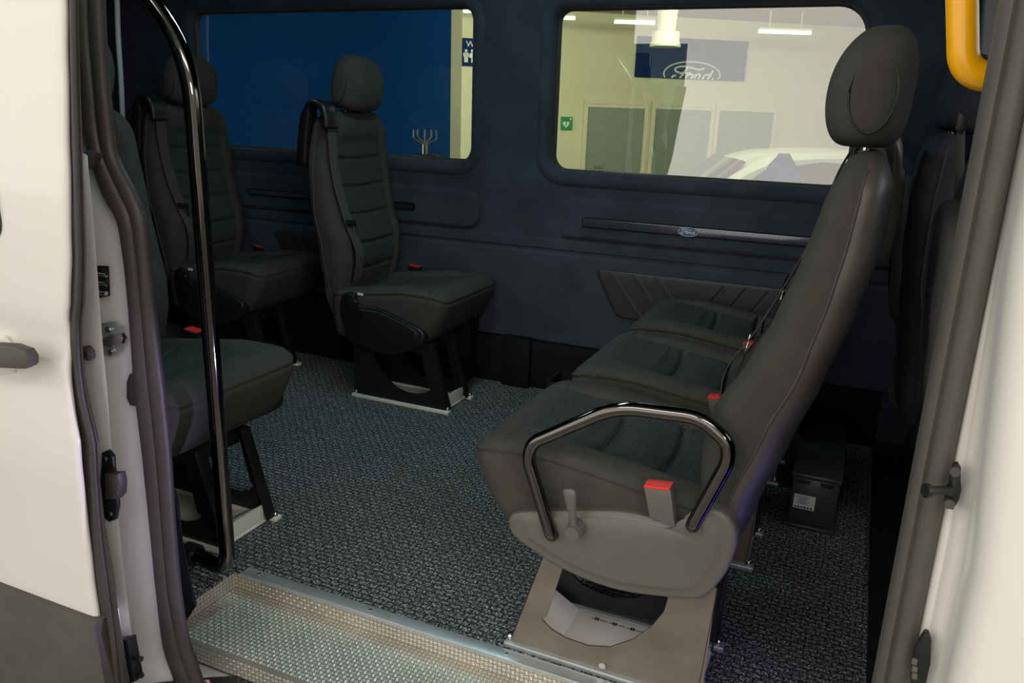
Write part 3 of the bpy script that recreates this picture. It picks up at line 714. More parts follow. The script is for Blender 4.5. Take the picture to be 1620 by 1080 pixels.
    tg = prism('belt_tongue', [(tp.x, tp.y - .028, tp.z + .012), (tp.x + .004, tp.y + .026, tp.z + .004), (tp.x + .008, tp.y + .020, tp.z - .016), (tp.x + .002, tp.y - .022, tp.z - .006)], (.005, 0, .004), M['darkplastic'], st, .001)
    prism('tongue_plate', [(tp.x + .006, tp.y + .004, tp.z - .008), (tp.x + .006, tp.y + .018, tp.z - .012), (tp.x + .010, tp.y + .024, tp.z - .044), (tp.x + .010, tp.y + .010, tp.z - .042)], (.003, 0, .001), M['silver'], st, .0006)
    # small woven tag on the cushion side
    box('fabric_tag', (-.075, -.222, .400), (-.052, -.2195, .409), M['white'], root)
    if armrest:
        pts = [(872, 848), (835, 725), (842, 700), (975, 643), (1110, 660), (1152, 700), (1152, 730), (1094, 834)]
        L3 = [(loc2(a, b, 1.258)[0], .247, loc2(a, b, 1.258)[1]) for a, b in pts]
        L3 = [(L3[0][0], .222, L3[0][2] - .002)] + L3 + [(L3[-1][0], .222, L3[-1][2] - .002)]
        tube('arm_loop', fillet(L3, [.01, .03, .03, .045, .045, .04, .04, .012], 8), .0125, M['chrome'], root, n=24)
        q = L3[-2]; bm = bmesh.new(); add_cyl(bm, (q[0] - .004, .230, q[2] - .010), (q[0] - .004, .240, q[2] - .010), .016); from_bm('arm_socket', bm, M['plastic'], root, sharp=40)

# --- the three rearward-facing seats
near = thing('passenger_seat', (X0N, YN, 0), 'nearest facing seat, charcoal fabric, with a smoked chrome arm loop beside the entry step', 'seat', 'facing row of passenger seats')
near['finish'] = 'grey'
rcN = seat_parts(near, 0)
seat_hardware(near, rcN, 0, (.04, .215), armrest=True, marks=True)
near.rotation_euler.z = PI
mid = copy_tree(near)
for c in list(mid.children):
    if c.name.startswith(('arm_loop', 'arm_socket')): bpy.data.objects.remove(c)
mid.location = (X0N + .012, 2.022, 0); mid['label'] = 'middle seat of the facing row, partly hidden behind the chrome-armed seat'
far = copy_tree(mid); far.location = (X0N + .015, 2.534, 0); far['label'] = 'far seat of the facing row, beside the quilted wall panel'
# --- the three forward-facing single seats
single = thing('passenger_seat', (-1.545, 2.545, 0), 'single black seat standing alone before the wide side window, headrest against the blue wall', 'seat', 'forward-facing single seats')
single['finish'] = 'black'
rcL = seat_parts(single, 11)
seat_hardware(single, rcL, .10, (-.185, -.01), cmap=(.82, .055))
rear = copy_tree(single); rear.location = (-2.355, 2.555, 0); rear['label'] = 'rearmost seat, black, seen behind the upright grab pole'
nl = thing('passenger_seat', (-1.575, 1.385, 0), 'seat beside the rear door pillar, half hidden by the black door seal', 'seat', 'forward-facing single seats')
nl['finish'] = 'black'
rc2 = seat_parts(nl, 11); seat_hardware(nl, rc2, .10, (-.09, .09), cmap=(.82, .055))

# --- cab seats
def cab_seat(loc, label, kind):
    r = thing(kind, loc, label, 'seat', 'front seats beyond the passenger space'); r['finish'] = 'black'
    rc = seat_parts(r, 11, fab=M['cabfab'])
    # moulded panel on the back
    bm = bmesh.new(); rings = []
    for k in range(6):
        a = .5 * PI * k / 5; f = 1 - .12 * (1 - math.cos(a)); ring = []
        for j in range(48):
            b = 2 * PI * j / 48; c, s = math.cos(b), math.sin(b); n = 3
            y, z = .135 * f * math.copysign(abs(c) ** (2 / n), c), .70 + .19 * f * math.copysign(abs(s) ** (2 / n), s)
            xb = interp([(.30, -.245), (.40, -.270), (.50, -.305), (.626, -.345), (.75, -.380), (.86, -.402), (.95, -.404)], z)
            ring.append(rc((xb + .008 - .030 * math.sin(a), y, z)))
        rings.append(ring)
    rings_mesh(bm, rings); from_bm('back_panel', bm, M['cabpanel'], r, sharp=0)
    bm = bmesh.new(); add_box(bm, (-.02, 0, .15), (.34, .36, .24), .02); from_bm('seat_plinth', bm, M['black'], r)
    bm = bmesh.new(); rings = []
    for k in range(7):
        a = .5 * PI * k / 6; rings.append([(-.10 + .16 * math.cos(a) * math.cos(2 * PI * j / 32), .215 + .03 * math.sin(a), .27 + .10 * math.cos(a) * math.sin(2 * PI * j / 32)) for j in range(32)])
    rings_mesh(bm, rings); o = from_bm('side_trim', bm, M['cabpanel'], r); 
    return r
cab_seat((.394, 2.37, .0), 'driver seat in the cab, dark cloth back with a moulded panel and headrest', 'driver_seat')
c2 = cab_seat((.445, 1.62, .0), 'nearer cab seat back, cut off by the black door seal under the yellow rail', 'bench_seat')
for c in list(c2.children):
    if c.name.startswith(('headrest', 'post_collar')):
        for d in list(c.children): bpy.data.objects.remove(d)
        bpy.data.objects.remove(c)
# cab pillar panel and belt
struct(prism('wall_cab_pillar', [at(1560, -30, 2.7), at(1640, -30, 2.7), at(1600, 250, 2.7), at(1538, 250, 2.7)], (0, .05, 0), M['lightgrey'], bev=.01))
t = thing('cab_belt', at(1528, 190, 2.0), 'black seat belt anchor and strap between the cab seats', 'seat belt')
bm = bmesh.new(); p = [at(1518, 176, 2.0), at(1532, 186, 2.0), at(1535, 198, 2.0), at(1520, 212, 2.0), at(1512, 205, 2.0)]; add_prism(bm, p, (0, .03, 0), .003); from_bm('belt_anchor', bm, M['darkplastic'], t, world=True)
bm = bmesh.new(); p = [at(1514, 205, 2.01), at(1527, 205, 2.01), at(1525, 330, 2.01), at(1508, 330, 2.01)]; add_prism(bm, p, (0, .003, 0)); from_bm('belt_strap', bm, M['belt'], t, world=True)

# ================================================================== GRAB RAILS
gp = thing('grab_pole', (-1.30, 1.2, .04), 'tall smoked chrome grab pole bent at top and bottom, inside the rear door pillar', 'grab pole')
tube('pole', fillet([(-1.31, 1.2, .048), (-1.202, 1.2, .030), (-1.203, 1.2, 1.135), (-1.46, 1.2, 1.43)], [.085, .10], 12), .0172, M['chrome'], gp, n=28, world=True)
bm = bmesh.new(); add_cyl(bm, (-1.325, 1.2, .045), (-1.295, 1.2, .045), .026); from_bm('pole_flange', bm, M['darkplastic'], gp, world=True)
for dy in (-.03, .03): cyl('pole_bolt', (-1.30, 1.2 + dy, .0), (-1.30, 1.2 + dy, .028), .006, M['silver'], gp, n=8, world=True)
yr = thing('yellow_handrail', at(1560, 125, 1.12), 'bright yellow handrail bent into a corner at the top right of the doorway', 'handrail')
tube('rail', fillet([at(1521, -80, 1.12), at(1524, 116, 1.12), at(1600, 128, 1.13)], .055, 14), .0172, M['yellow'], yr, n=32, world=True)
cb = thing('pale_cable', at(185, 0, 2.6), 'thin pale cable running down the dark rear corner', 'cable')
tube('cable_run', smooth_path([at(182, -40, 2.6), at(185, 0, 2.6), at(187, 60, 2.6), at(191, 120, 2.6), at(195, 205, 2.6), at(200, 300, 2.6)], 5), .011, M['cable'], cb, n=10, world=True)

# ================================================================== ENTRY STEP
SZ = -.042
st = thing('entry_step', (-.5, 1.15, SZ), 'aluminium tread-plate entry step with a folded front lip', 'step')
bm = bmesh.new(); add_box(bm, (-.565, 1.147, SZ - .003), (1.33, .196, .006)); from_bm('tread', bm, M['tread'], st, False, True)
bm = bmesh.new(); add_box(bm, (-.565, 1.2435, SZ / 2 - .003), (1.33, .004, -SZ - .004)); from_bm('riser', bm, M['tread'], st, False, True)
bm = bmesh.new(); add_box(bm, (-1.228, 1.147, SZ / 2 - .003), (.004, .19, -SZ - .004)); from_bm('side_riser', bm, M['tread'], st, False, True)
bm = bmesh.new(); add_box(bm, (-.565, 1.051, SZ - .024), (1.33, .004, .042)); from_bm('front_lip', bm, M['tread'], st, False, True)
def dashes(name, O, U, V, N_, nu, nv, c, parent):
    """rows of raised lens-shaped bars, pairs that alternate in direction"""
    bm = bmesh.new(); O, U, V, N_ = map(Vector, (O, U, V, N_))
    for i in range(nu):
        for j in range(nv):
            base = O + U * (i + .5) * c + V * (j + .5) * c; s = 1 if (i + j) % 2 else -1
            D = (U * .94 + V * .34 * 1).normalized() if s > 0 else (U * -.34 + V * .94).normalized(); P = N_.cross(D)
            for k in (-1, 1):
                m0 = base + P * k * c * .19; L_, W_ = c * .46, c * .15
                a, b, cc, d = m0 - D * L_, m0 + P * W_, m0 + D * L_, m0 - P * W_; tp = m0 + N_ * .0019
                A, B, C_, D_, T = [bm.verts.new(q + N_ * .0001) for q in (a, b, cc, d)] + [bm.verts.new(tp)]
                for f in ((A, B, T), (B, C_, T), (C_, D_, T), (D_, A, T)): bm.faces.new(f)
    me = from_bm(name, bm, M['bars'], parent, True, True, sharp=0); me['kind'] = 'stuff'; return me
c_ = .0098
dashes('tread_bars', (-1.226, 1.056, SZ), (1, 0, 0), (0, 1, 0), (0, 0, 1), 134, 19, c_, st)
dashes('riser_bars', (-1.226, 1.2415, SZ + .002), (1, 0, 0), (0, 0, 1), (0, -1, 0), 134, 4, c_, st)
dashes('side_riser_bars', (-1.226, 1.056, SZ + .002), (0, 1, 0), (0, 0, 1), (1, 0, 0), 19, 4, c_, st)
dashes('lip_bars', (-1.226, 1.049, SZ - .044), (1, 0, 0), (0, 0, 1), (0, -1, 0), 134, 4, c_, st)
es = thing('edge_strip', (-.5, 1.28, 0), 'bright aluminium edge strip screwed along the carpet above the step', 'edge strip')
bm = bmesh.new(); add_prism(bm, [(-1.205, 1.2385, .0005), (.10, 1.2385, .0005), (.10, 1.268, .0005), (-1.205, 1.268, .0005)], (0, 0, .0035), .0012); add_box(bm, (-.5525, 1.2385, -.001), (1.305, .002, .006)); from_bm('strip_profile', bm, M['alu'], es, world=True)
for x in (-1.165, -.86, -.535, -.2):
    bm = bmesh.new(); add_cyl(bm, (x, 1.254, .003), (x, 1.254, .0047), .0045, .0035, 16); sc = from_bm('screw', bm, M['silver'], es, world=True)
    bm = bmesh.new(); add_cyl(bm, (x, 1.254, .0046), (x, 1.254, .0050), .0016, .0016, 6); from_bm('screw_recess', bm, M['ink'], sc, world=False).location = -es.location

# ================================================================== BODY AROUND THE DOORWAY
struct(box('wall_sill', (-1.4, .92, -.5), (1.5, 1.06, -.092), M['jamb'], bev=.015))
ss = thing('sill_cover', (-1.0, .96, -.105), 'black sill cover with a round red and white sticker under the step', 'sill cover')
prism('cover', [atz(230, 1080, -.085), atz(330, 1071, -.085), atz(395, 1066, -.085), atz(470, 1095, -.085), atz(470, 1200, -.085), atz(230, 1200, -.085)], (0, 0, -.02), M['darkplastic'], ss, .003, world=True)
c = atz(325, 1080, -.0845)
cyl('sticker', c, c + Vector((0, 0, .0008)), .010, M['red'], ss, world=True); cyl('sticker_face', c + Vector((0, 0, .0007)), c + Vector((0, 0, .0013)), .0075, M['white'], ss, world=True)
bm = bmesh.new(); add_box(bm, c + Vector((0, 0, .0016)), (.010, .002, .0004)); add_box(bm, c + Vector((-.002, .001, .0016)), (.002, .008, .0004)); from_bm('sticker_print', bm, M['ink'], ss, False, True)

def poly_y(pxs, y): return [at(a, b, y) for a, b in pxs]
# opening seal at the rear pillar (double bead) -------------------------------------------------
LE = [(124, -30), (124, 60), (132, 125), (137, 200), (150, 250), (170, 305), (192, 345), (202, 400), (208, 450), (215, 540), (220, 615), (232, 715), (245, 840), (255, 940), (270, 1030), (286, 1075), (296, 1115)]
RE = [(157, -30), (161, 60), (165, 125), (173, 200), (181, 250), (208, 305), (224, 345), (231, 400), (236, 450), (245, 540), (254, 615), (264, 715), (272, 840), (281, 940), (288, 1000), (300, 1040), (316, 1085)]
ds = thing('door_opening_seal', at(245, 600, 1.0), 'curved black rubber door seal on the rear pillar, in front of the half hidden seat', 'door seal')
bm = bmesh.new()
for f, rr in ((.28, .34), (.74, .30)):
    path, sc = [], []
    for (a, b), (c, d) in zip(LE, RE):
        p, q = at(a, b, .982), at(c, d, .982); path.append(p.lerp(q, f) + Vector((0, (.004 if f > .5 else -.004), 0))); sc.append(((q - p).length * rr, .014))
    path2 = smooth_path(path, 4); s2 = []
    for k in range(len(path2)):
        u = k / 4; i = min(int(u), len(sc) - 2); t_ = u - i; s2.append((sc[i][0] * (1 - t_) + sc[i + 1][0] * t_, .013))
    add_sweep(bm, path2, circ(1, 14), Vector((0, 1, 0)), s2)
from_bm('seal_bead', bm, M['rubber'], ds, sharp=0, world=True)
bm = bmesh.new(); add_prism(bm, poly_y(LE, .984) + poly_y(RE, .984)[::-1], (-.018, .014, 0), .002); from_bm('seal_carrier', bm, M['rubber'], ds, world=True)
# interior pillar trim behind the seal
struct(prism('trim_7', poly_y([(130, -30), (160, -30), (178, 160), (196, 300), (222, 380), (232, 480), (244, 580), (258, 700), (262, 760), (230, 760), (212, 500), (170, 300)], 1.03), (-.055, .045, 0), M['shell'], bev=.006))
struct(prism('trim_8', poly_y([(236, 740), (268, 770), (284, 800), (290, 860), (312, 960), (296, 985), (262, 985), (240, 860)], 1.04), (-.055, .045, 0), M['black'], bev=.008))
# white C pillar behind the slid-back door
struct(prism('wall_rear_pillar', poly_y([(80, -30), (126, -30), (134, 125), (140, 205), (152, 252), (172, 307), (194, 347), (204, 402), (210, 452), (217, 542), (222, 617), (234, 717), (247, 842), (257, 942), (272, 1032), (288, 1077), (300, 1250), (100, 1250)], .992), (-.048, .04, 0), M['jamb'], bev=.012))
# the open sliding door ------------------------------------------------------------------------
DL = [(103, -40), (103, 0), (104, 100), (107, 250), (110, 400), (108, 480), (105, 505), (107, 560), (112, 610), (119, 650), (130, 700), (135, 760), (140, 850), (148, 930), (160, 1010), (172, 1090), (180, 1140)]
DR = [(124, -40), (124, 0), (126, 100), (131, 250), (137, 400), (135, 480), (132, 505), (131, 560), (136, 610), (144, 650), (156, 700), (158, 760), (168, 850), (182, 930), (191, 1010), (197, 1090), (202, 1140)]
sd = thing('sliding_door', at(100, 600, .85), 'open white sliding door panel at the left with black lower cladding', 'door')
dl = [at(a, b, .85) for a, b in DL]; dl = sorted([(p.z, p.x) for p in dl])
def edge_x(z): return interp(dl, z) - .006
def yskin(z): return .850 + .006 * math.exp(-((z - .66) / .03) ** 2) - .008 * math.exp(-((z - .45) / .12) ** 2)
bm = bmesh.new(); zs = [.10 + (1.45 - .10) * k / 90 for k in range(91)]; rows = []
for z in zs:
    ex = edge_x(z) + .001; y = yskin(z); y0 = yskin(.3)
    rows.append([(-2.4, y, z), (-1.9, y, z), (-1.5, y, z), (ex - .10, y, z), (ex - .02, y + .0005, z), (ex - .008, y + .001, z), (ex - .002, y + .004, z), (ex, y + .009, z), (ex - .012, y + .011, z)])
R = [[bm.verts.new(p) for p in r] for r in rows]
for i in range(len(R) - 1):
    for j in range(len(R[0]) - 1): bm.faces.new((R[i][j], R[i][j + 1], R[i + 1][j + 1], R[i + 1][j]))
from_bm('door_skin', bm, M['paint'], sd, sharp=0, world=True)
prism('lower_cladding', [at(-80, 898, .838), at(152, 986, .838), at(150, 1010, .838), at(172, 1100, .838), at(180, 1200, .838), at(-80, 1200, .838)], (0, .05, 0), M['cladding'], sd, .006, world=True)
box('lower_panel', (-2.4, .853, -.3), (edge_x(.0) - .003, .90, .13), M['paint'], sd, .004, world=True)
bm = bmesh.new(); add_prism(bm, [at(a - 2, b, .860) for a, b in DL] + [at(a, b, .862) for a, b in DR][::-1], (-.03, .024, 0), .003); es_ = from_bm('door_edge_seal', bm, M['rubber'], sd, world=True)
bm = bmesh.new(); add_sweep(bm, smooth_path([at(a + 8, b, .860) for a, b in DR][:-1] and [at((a[0] + b[0]) / 2 + 3, a[1], .860) for a, b in zip(DL, DR)], 3), circ(.006, 10), Vector((0, 1, 0))); from_bm('seal_lip', bm, M['rubber'], sd, sharp=0, world=True)
# inner edge of the door (faces the doorway)
prism('door_edge', poly_y([(128, 244), (137, 246), (141, 280), (146, 320), (152, 400), (157, 470), (162, 540), (170, 620), (176, 700), (184, 790), (196, 900), (208, 1000), (216, 1100), (180, 1100), (150, 760), (130, 620), (128, 300)], .905), (-.04, .03, 0), M['jamb'], sd, .004, world=True)
# rubber stop, contact plug, hinge roller on the door edge
c = at(143, 557, .90); bm = bmesh.new(); add_cyl(bm, c, c + Vector((0, -.008, 0)), .0125, .0125, 28); add_cyl(bm, c + Vector((0, -.008, 0)), c + Vector((0, -.012, 0)), .0125, .008, 28); from_bm('rubber_stop', bm, M['rubber'], sd, world=True)
prism('contact_plate', [at(a, b, .898) for a, b in ((160, 716), (170, 712), (178, 722), (180, 760), (186, 800), (182, 822), (172, 826), (162, 818), (158, 770))], (0, .008, 0), M['darkplastic'], sd, .003, world=True)
prism('contact_plug', [at(a, b, .885) for a, b in ((164, 750), (186, 750), (189, 765), (188, 785), (183, 791), (166, 790))], (0, .018, 0), M['rubber'], sd, .003, world=True)
bm = bmesh.new(); [add_box(bm, at(185.5, y_, .884), (.003, .002, .004)) for y_ in (757, 769, 780)]; from_bm('contact_pin', bm, M['silver'], sd, False, True)
for (a, b) in ((168, 725), (176, 812)):
    c = at(a, b, .897); cyl('contact_screw', c, c + Vector((0, -.003, 0)), .0045, M['rubber'], sd, n=6, world=True)
prism('guide_bracket', [at(a, b, .89) for a, b in ((192, 1012), (202, 1012), (206, 1040), (214, 1078), (200, 1084), (192, 1060))], (0, .02, 0), M['darkplastic'], sd, .002, world=True)
for (a, b) in ((206, 1041), (207, 1067)):
    p, q = at(a, b, .895), at(a + 15, b + 1, .895); bm = bmesh.new(); add_cyl(bm, p, q, .0035); add_cyl(bm, q, q + (q - p).normalized() * .004, .0055); from_bm('guide_pin', bm, M['darkplastic'], sd, world=True)
# dark glass and handle of the sliding door
p0, p1 = at(-60, 100, yskin(.9)), at(7, 384, yskin(.82))
prism('door_glass', [(x, .846, z) for x, z in rrect(-1.9, p1.z, p1.x + .001, 1.4, .035)], (0, .012, 0), M['glassdark'], sd, .002, world=True)
prism('door_handle', [at(a, b, .80) for a, b in ((-60, 543), (14, 546), (36, 554), (44, 566), (44, 580), (34, 585), (-60, 580))], (0, .022, 0), M['cladding'], sd, .006, world=True)
prism('handle_recess', [at(a, b, .843) for a, b in ((-60, 530), (4, 532), (20, 552), (22, 590), (-60, 600))], (0, .008, 0), M['paint'], sd, .003, world=True)
# pillar fittings
lt = thing('door_striker', at(178, 535, .98), 'bright steel door catch plate on the white rear pillar', 'door catch')
prism('catch_plate', [at(a, b, .980) for a, b in ((160, 511), (180, 508), (192, 516), (195, 535), (192, 556), (176, 564), (163, 562))], (0, .006, 0), M['alu'], lt, .002, world=True)
prism('catch_hook', [at(a, b, .968) for a, b in ((160, 536), (172, 530), (190, 528), (194, 536), (192, 544), (172, 550), (162, 546))], (0, .012, 0), M['silver'], lt, .003, world=True)
for (a, b) in ((172, 521), (176, 556)):
    c = at(a, b, .979); cyl('catch_screw', c, c + Vector((0, -.003, 0)), .006, M['silver'], lt, world=True)
    cyl('screw_recess', c + Vector((0, -.003, 0)), c + Vector((0, -.0035, 0)), .002, M['ink'], lt, n=6, world=True)
lk = thing('door_lock_contact', at(160, 445, .98), 'small black and chrome lock part recessed in the white rear pillar', 'lock part')
prism('lock_pocket', [at(a, b, .981) for a, b in ((150, 420), (170, 421), (172, 468), (154, 472))], (0, .004, 0), M['darkplastic'], lk, .001, world=True)
bm = bmesh.new(); [add_cyl(bm, at(151, y_, .974), at(168, y_ + 1, .974), .004) for y_ in (434, 448, 463)]; from_bm('lock_bar', bm, M['silver'], lk, world=True)
prism('lock_roller', [at(a, b, .972) for a, b in ((160, 425), (166, 430), (168, 450), (164, 458), (159, 445))], (0, .006, 0), M['ink'], lk, .001, world=True)
bs = thing('rubber_buffer', at(208, 615, .98), 'black rubber buffer pressed against the door seal on the white pillar', 'buffer')
prism('buffer_block', [at(a, b, .972) for a, b in ((202, 592), (218, 589), (222, 600), (222, 645), (204, 643), (198, 630), (198, 604))], (0, .02, 0), M['rubber'], bs, .006, world=True)
wd = thing('seal_wedge', at(140, 250, .93), 'small black wedge between the door edge and the curved seal', 'wedge')
prism('wedge_block', [at(a, b, .93) for a, b in ((132, 238), (148, 243), (142, 258), (133, 268))], (0, .02, 0), M['rubber'], wd, .002, world=True)

# right-hand side: seal, jamb and outer skin -------------------------------------------------------
def xoff(z): return -.026 * max(0, min(1, (z - .58) / .35))
def extrude_profile(name, prof, zs, m, parent=None, fn=None, closed=False, world=False):
    bm = bmesh.new(); R = []
    for z in zs: R.append([bm.verts.new(((x + (fn(z) * k if fn else 0)), y, z)) for x, y, k in prof])
    n = len(prof)
    for i in range(len(R) - 1):
        for j in range(n if closed else n - 1): bm.faces.new((R[i][j], R[i][(j + 1) % n], R[i + 1][(j + 1) % n], R[i + 1][j]))
    if closed: bm.faces.new(R[0][::-1]); bm.faces.new(R[-1])
    return from_bm(name, bm, m, parent, True, world, sharp=60)
ZS = [-.3 + 1.85 * k / 40 for k in range(41)]
rs = thing('front_pillar_seal', (.11, 1.0, 0), 'straight dark rubber seal along the front door pillar at the right', 'door seal')
seal = [(.094, 1.03, 0), (.094, 1.0, 0), (.097, .988, 0), (.103, .984, 0), (.108, .988, 0), (.110, .986, 0), (.116, .978, 0), (.126, .978, 0), (.131, .985, 0), (.132, 1.0, 0), (.132, 1.03, 0)]
extrude_profile('seal_bead', seal, ZS, M['pillartrim'], rs, closed=True, world=True)
jamb = [(.12, 1.04, 0), (.131, 1.035, 0), (.132, .99, 0), (.136, .984, .1), (.141, .983, .3), (.144, .974, .4), (.149, .968, .6), (.154, .962, .8), (.158, .948, .9), (.160, .925, 1), (.163, .908, 1), (.170, .896, 1), (.182, .889, 1), (.20, .887, 1), (.30, .884, 1), (.6, .88, 1), (1.4, .88, 1)]
struct(extrude_profile('wall_front_pillar', jamb, ZS, M['paint'], fn=xoff))
# strike pin on the jamb
sp = thing('locating_pin', at(1500, 770, .96), 'black locating pin on its bracket on the right door jamb', 'locating pin')
prism('pin_bracket', [at(a, b, .955) for a, b in ((1508, 736), (1516, 734), (1521, 742), (1520, 762), (1522, 775), (1518, 792), (1508, 808), (1500, 806), (1494, 796), (1496, 785), (1502, 778), (1502, 762), (1505, 750))], (0, .012, 0), M['darkplastic'], sp, .003, world=True)
p, q = at(1505, 776, .948), at(1470, 776, .935); cyl('pin', p, q, .0052, M['darkplastic'], sp, world=True); cyl('pin_head', q, q + (q - p).normalized() * .005, .0082, M['darkplastic'], sp, world=True)
for (a, b) in ((1511, 745), (1502, 796)):
    c = at(a, b, .95); cyl('bracket_bolt', c, c + Vector((0, -.004, 0)), .0055, M['cladding'], sp, n=12, world=True)
hp = thing('contact_strip', at(1460, 1040, .96), 'black contact plate with four pads low on the right door jamb', 'contact plate')
prism('contact_body', [at(a, b, .955) for a, b in ((1463, 1001), (1470, 1003), (1474, 1015), (1472, 1050), (1464, 1090), (1440, 1090), (1442, 1050), (1446, 1028), (1452, 1020))], (0, .012, 0), M['darkplastic'], hp, .003, world=True)
for y_ in (1046, 1058, 1069): box('contact_pad', at(1447, y_, .953) - Vector((.003, .002, .004)), at(1447, y_, .953) + Vector((.003, .002, .004)), M['plastic'], hp, .0008, world=True)

# ================================================================== SHOWROOM BEYOND THE WINDOWS
TH = math.radians(34.5); WD = Vector((math.cos(TH), math.sin(TH), 0)); NN = Vector((-math.sin(TH), math.cos(TH), 0))
def onwall(px, py, d):
    r = ray(px, py); k = (d - NN.dot(CAM)) / NN.dot(r); P = CAM + r * k; return P.dot(WD), P.z
def wframe(o, d): o.location = NN * d; o.rotation_euler.z = TH; return o
DB = 9.6; DBL = 7.0
struct(wframe(box('wall_back', (-14, 0, -.66), (9, .1, 2.5), M['cream']), DB))
struct(box('floor_showroom', (-16, -8, -.75), (12, 22, -.66), M['floorout']))
struct(wframe(box('ceiling_showroom', (-14, -4.2, 0), (9, .1, .1), M['ceil']), DB)); bpy.data.objects['ceiling_showroom'].location.z = 2.17
struct(wframe(box('trim_9', (-14, -.006, 1.385), (9, 0, 1.388), M['duct']), DB))
sE, _ = onwall(713, 140, DBL); sP, _ = onwall(730, 140, DBL)
struct(wframe(box('wall_blue', (sE - 6, 0, -.66), (sE, .08, 2.6), M['bluewall']), DBL))
struct(wframe(box('wall_post', (sE, 0, -.66), (sP, .3, 2.6), M['cream']), DBL))
struct(box('wall_showroom_left', (-12, 2.0, -.66), (-11.9, 16, 2.5), M['cream']))
struct(box('wall_showroom_right', (7.0, 2.0, -.66), (7.1, 16, 2.5), M['cream']))
def wall_thing(name, px, py, label, cat, d=DB, group=None):
    s, z = onwall(px, py, d); t = thing(name, NN * d + WD * s + Vector((0, 0, z)), label, cat, group); t.rotation_euler.z = TH; return t, s, z
# banner
t, s0, z0 = wall_thing('wall_banner', 1090, 124, 'blue banner with a white oval emblem high on the cream wall', 'banner')
q = [onwall(a, b, DB) for a, b in ((1003, 122), (1176, 127), (1176, 67), (1007, 57))]
hwid = (q[1][0] - q[0][0]); zb = -.01; zt = q[3][1] - z0
box('banner_cloth', (q[0][0] - s0, -.03, zb), (q[1][0] - s0, -.012, zt), M['banner'], t)
ec = onwall(1093, 118, DB); e0 = onwall(1047, 118, DB)
emblem(t, (ec[0] - s0, -.032, ec[1] - z0), ec[0] - e0[0], (ec[0] - e0[0]) * .42, (1, 0, 0), (0, -1, 0), None, M['white'], ('', 'banner_lettering', 'banner_oval'), zcut=zb + .005, plate=False, thick=.002)
# emergency sign
t, s0, z0 = wall_thing('first_aid_sign', 896, 195, 'small green sign with a white heart and cross on the cream wall', 'sign')
a, b = onwall(887, 205, DB), onwall(906, 184, DB); w_ = (b[0] - a[0]) / 2; 
box('sign_plate', (-w_, -.02, -w_ * 1.08), (w_, -.004, w_ * 1.08), M['green'], t)
hp_ = []
for k in range(40):
    u = 2 * PI * k / 40; hp_.append((-.12 * w_ + w_ * .042 * 16 * math.sin(u) ** 3 * .85, -.021, -.15 * w_ + w_ * .042 * (13 * math.cos(u) - 5 * math.cos(2 * u) - 2 * math.cos(3 * u) - math.cos(4 * u)) * .9))
prism('heart_symbol', hp_, (0, -.004, 0), M['white'], t)
prism('bolt_symbol', [(-.05 * w_, -.026, .25 * w_), (-.25 * w_, -.026, -.15 * w_), (-.12 * w_, -.026, -.12 * w_), (-.2 * w_, -.026, -.5 * w_), (.05 * w_, -.026, -.02 * w_), (-.08 * w_, -.026, -.02 * w_)], (0, -.003, 0), M['green'], t)
bm = bmesh.new(); add_box(bm, (.65 * w_, -.022, .75 * w_), (.42 * w_, .004, .13 * w_)); add_box(bm, (.65 * w_, -.022, .75 * w_), (.13 * w_, .004, .42 * w_)); from_bm('cross_symbol', bm, M['white'], t, False)
# WC sign
t, s0, z0 = wall_thing('restroom_sign', 748, 83, 'blue restroom sign with white figures beside the cream post', 'sign')
a = onwall(730, 105, DB); w_ = s0 - a[0]; hh = (onwall(748, 61, DB)[1] - onwall(748, 105, DB)[1]) / 2
box('sign_plate', (-w_, -.02, -hh), (w_, -.004, hh), M['banner'], t)
def figure(name, x, skirt):
    bm = bmesh.new(); u = hh; y = -.022
    add_cyl(bm, (x, y, .10 * u), (x, y - .003, .10 * u), .10 * u)
    if skirt:
        add_prism(bm, [(x - .08 * u, y, -.04 * u), (x + .08 * u, y, -.04 * u), (x + .24 * u, y, -.40 * u), (x - .24 * u, y, -.40 * u)], (0, -.003, 0))
        for s in (-1, 1): add_prism(bm, [(x + s * .07 * u, y, -.04 * u), (x + s * .11 * u, y, -.04 * u), (x + s * .30 * u, y, -.26 * u), (x + s * .25 * u, y, -.30 * u)], (0, -.003, 0))
        add_box(bm, (x, y - .0015, -.56 * u), (.12 * u, .003, .36 * u))
    else:
        add_box(bm, (x, y - .0015, -.20 * u), (.28 * u, .003, .34 * u)); add_box(bm, (x, y - .0015, -.20 * u), (.42 * u, .003, .30 * u))
        for s in (-1, 1): add_box(bm, (x + s * .075 * u, y - .0015, -.54 * u), (.12 * u, .003, .38 * u))
    from_bm(name, bm, M['white'], t, True)
figure('man_symbol', -w_ * .62, False); figure('woman_symbol', -w_ * .08, True)
def text(name, body, size, loc, rot, m, parent, ext=.002, align='CENTER', mirror=False):
    cu = bpy.data.curves.new(name, 'FONT'); cu.body = body; cu.size = size; cu.extrude = ext; cu.align_x = align
    o = bpy.data.objects.new('t', cu); COL.objects.link(o); bpy.context.view_layer.update()
    me = bpy.data.meshes.new_from_object(o.evaluated_get(bpy.context.evaluated_depsgraph_get())); bpy.data.objects.remove(o)
    me.materials.clear(); o = link(name, me, m, parent, False); o.location = loc; o.rotation_euler = rot
    if mirror:
        for v in me.vertices: v.co.x = -v.co.x
        me.flip_normals()
    return o
text('sign_lettering', 'WC', hh * .62, (-.0, -.023, hh * .38), (PI / 2, 0, 0), M['white'], t)
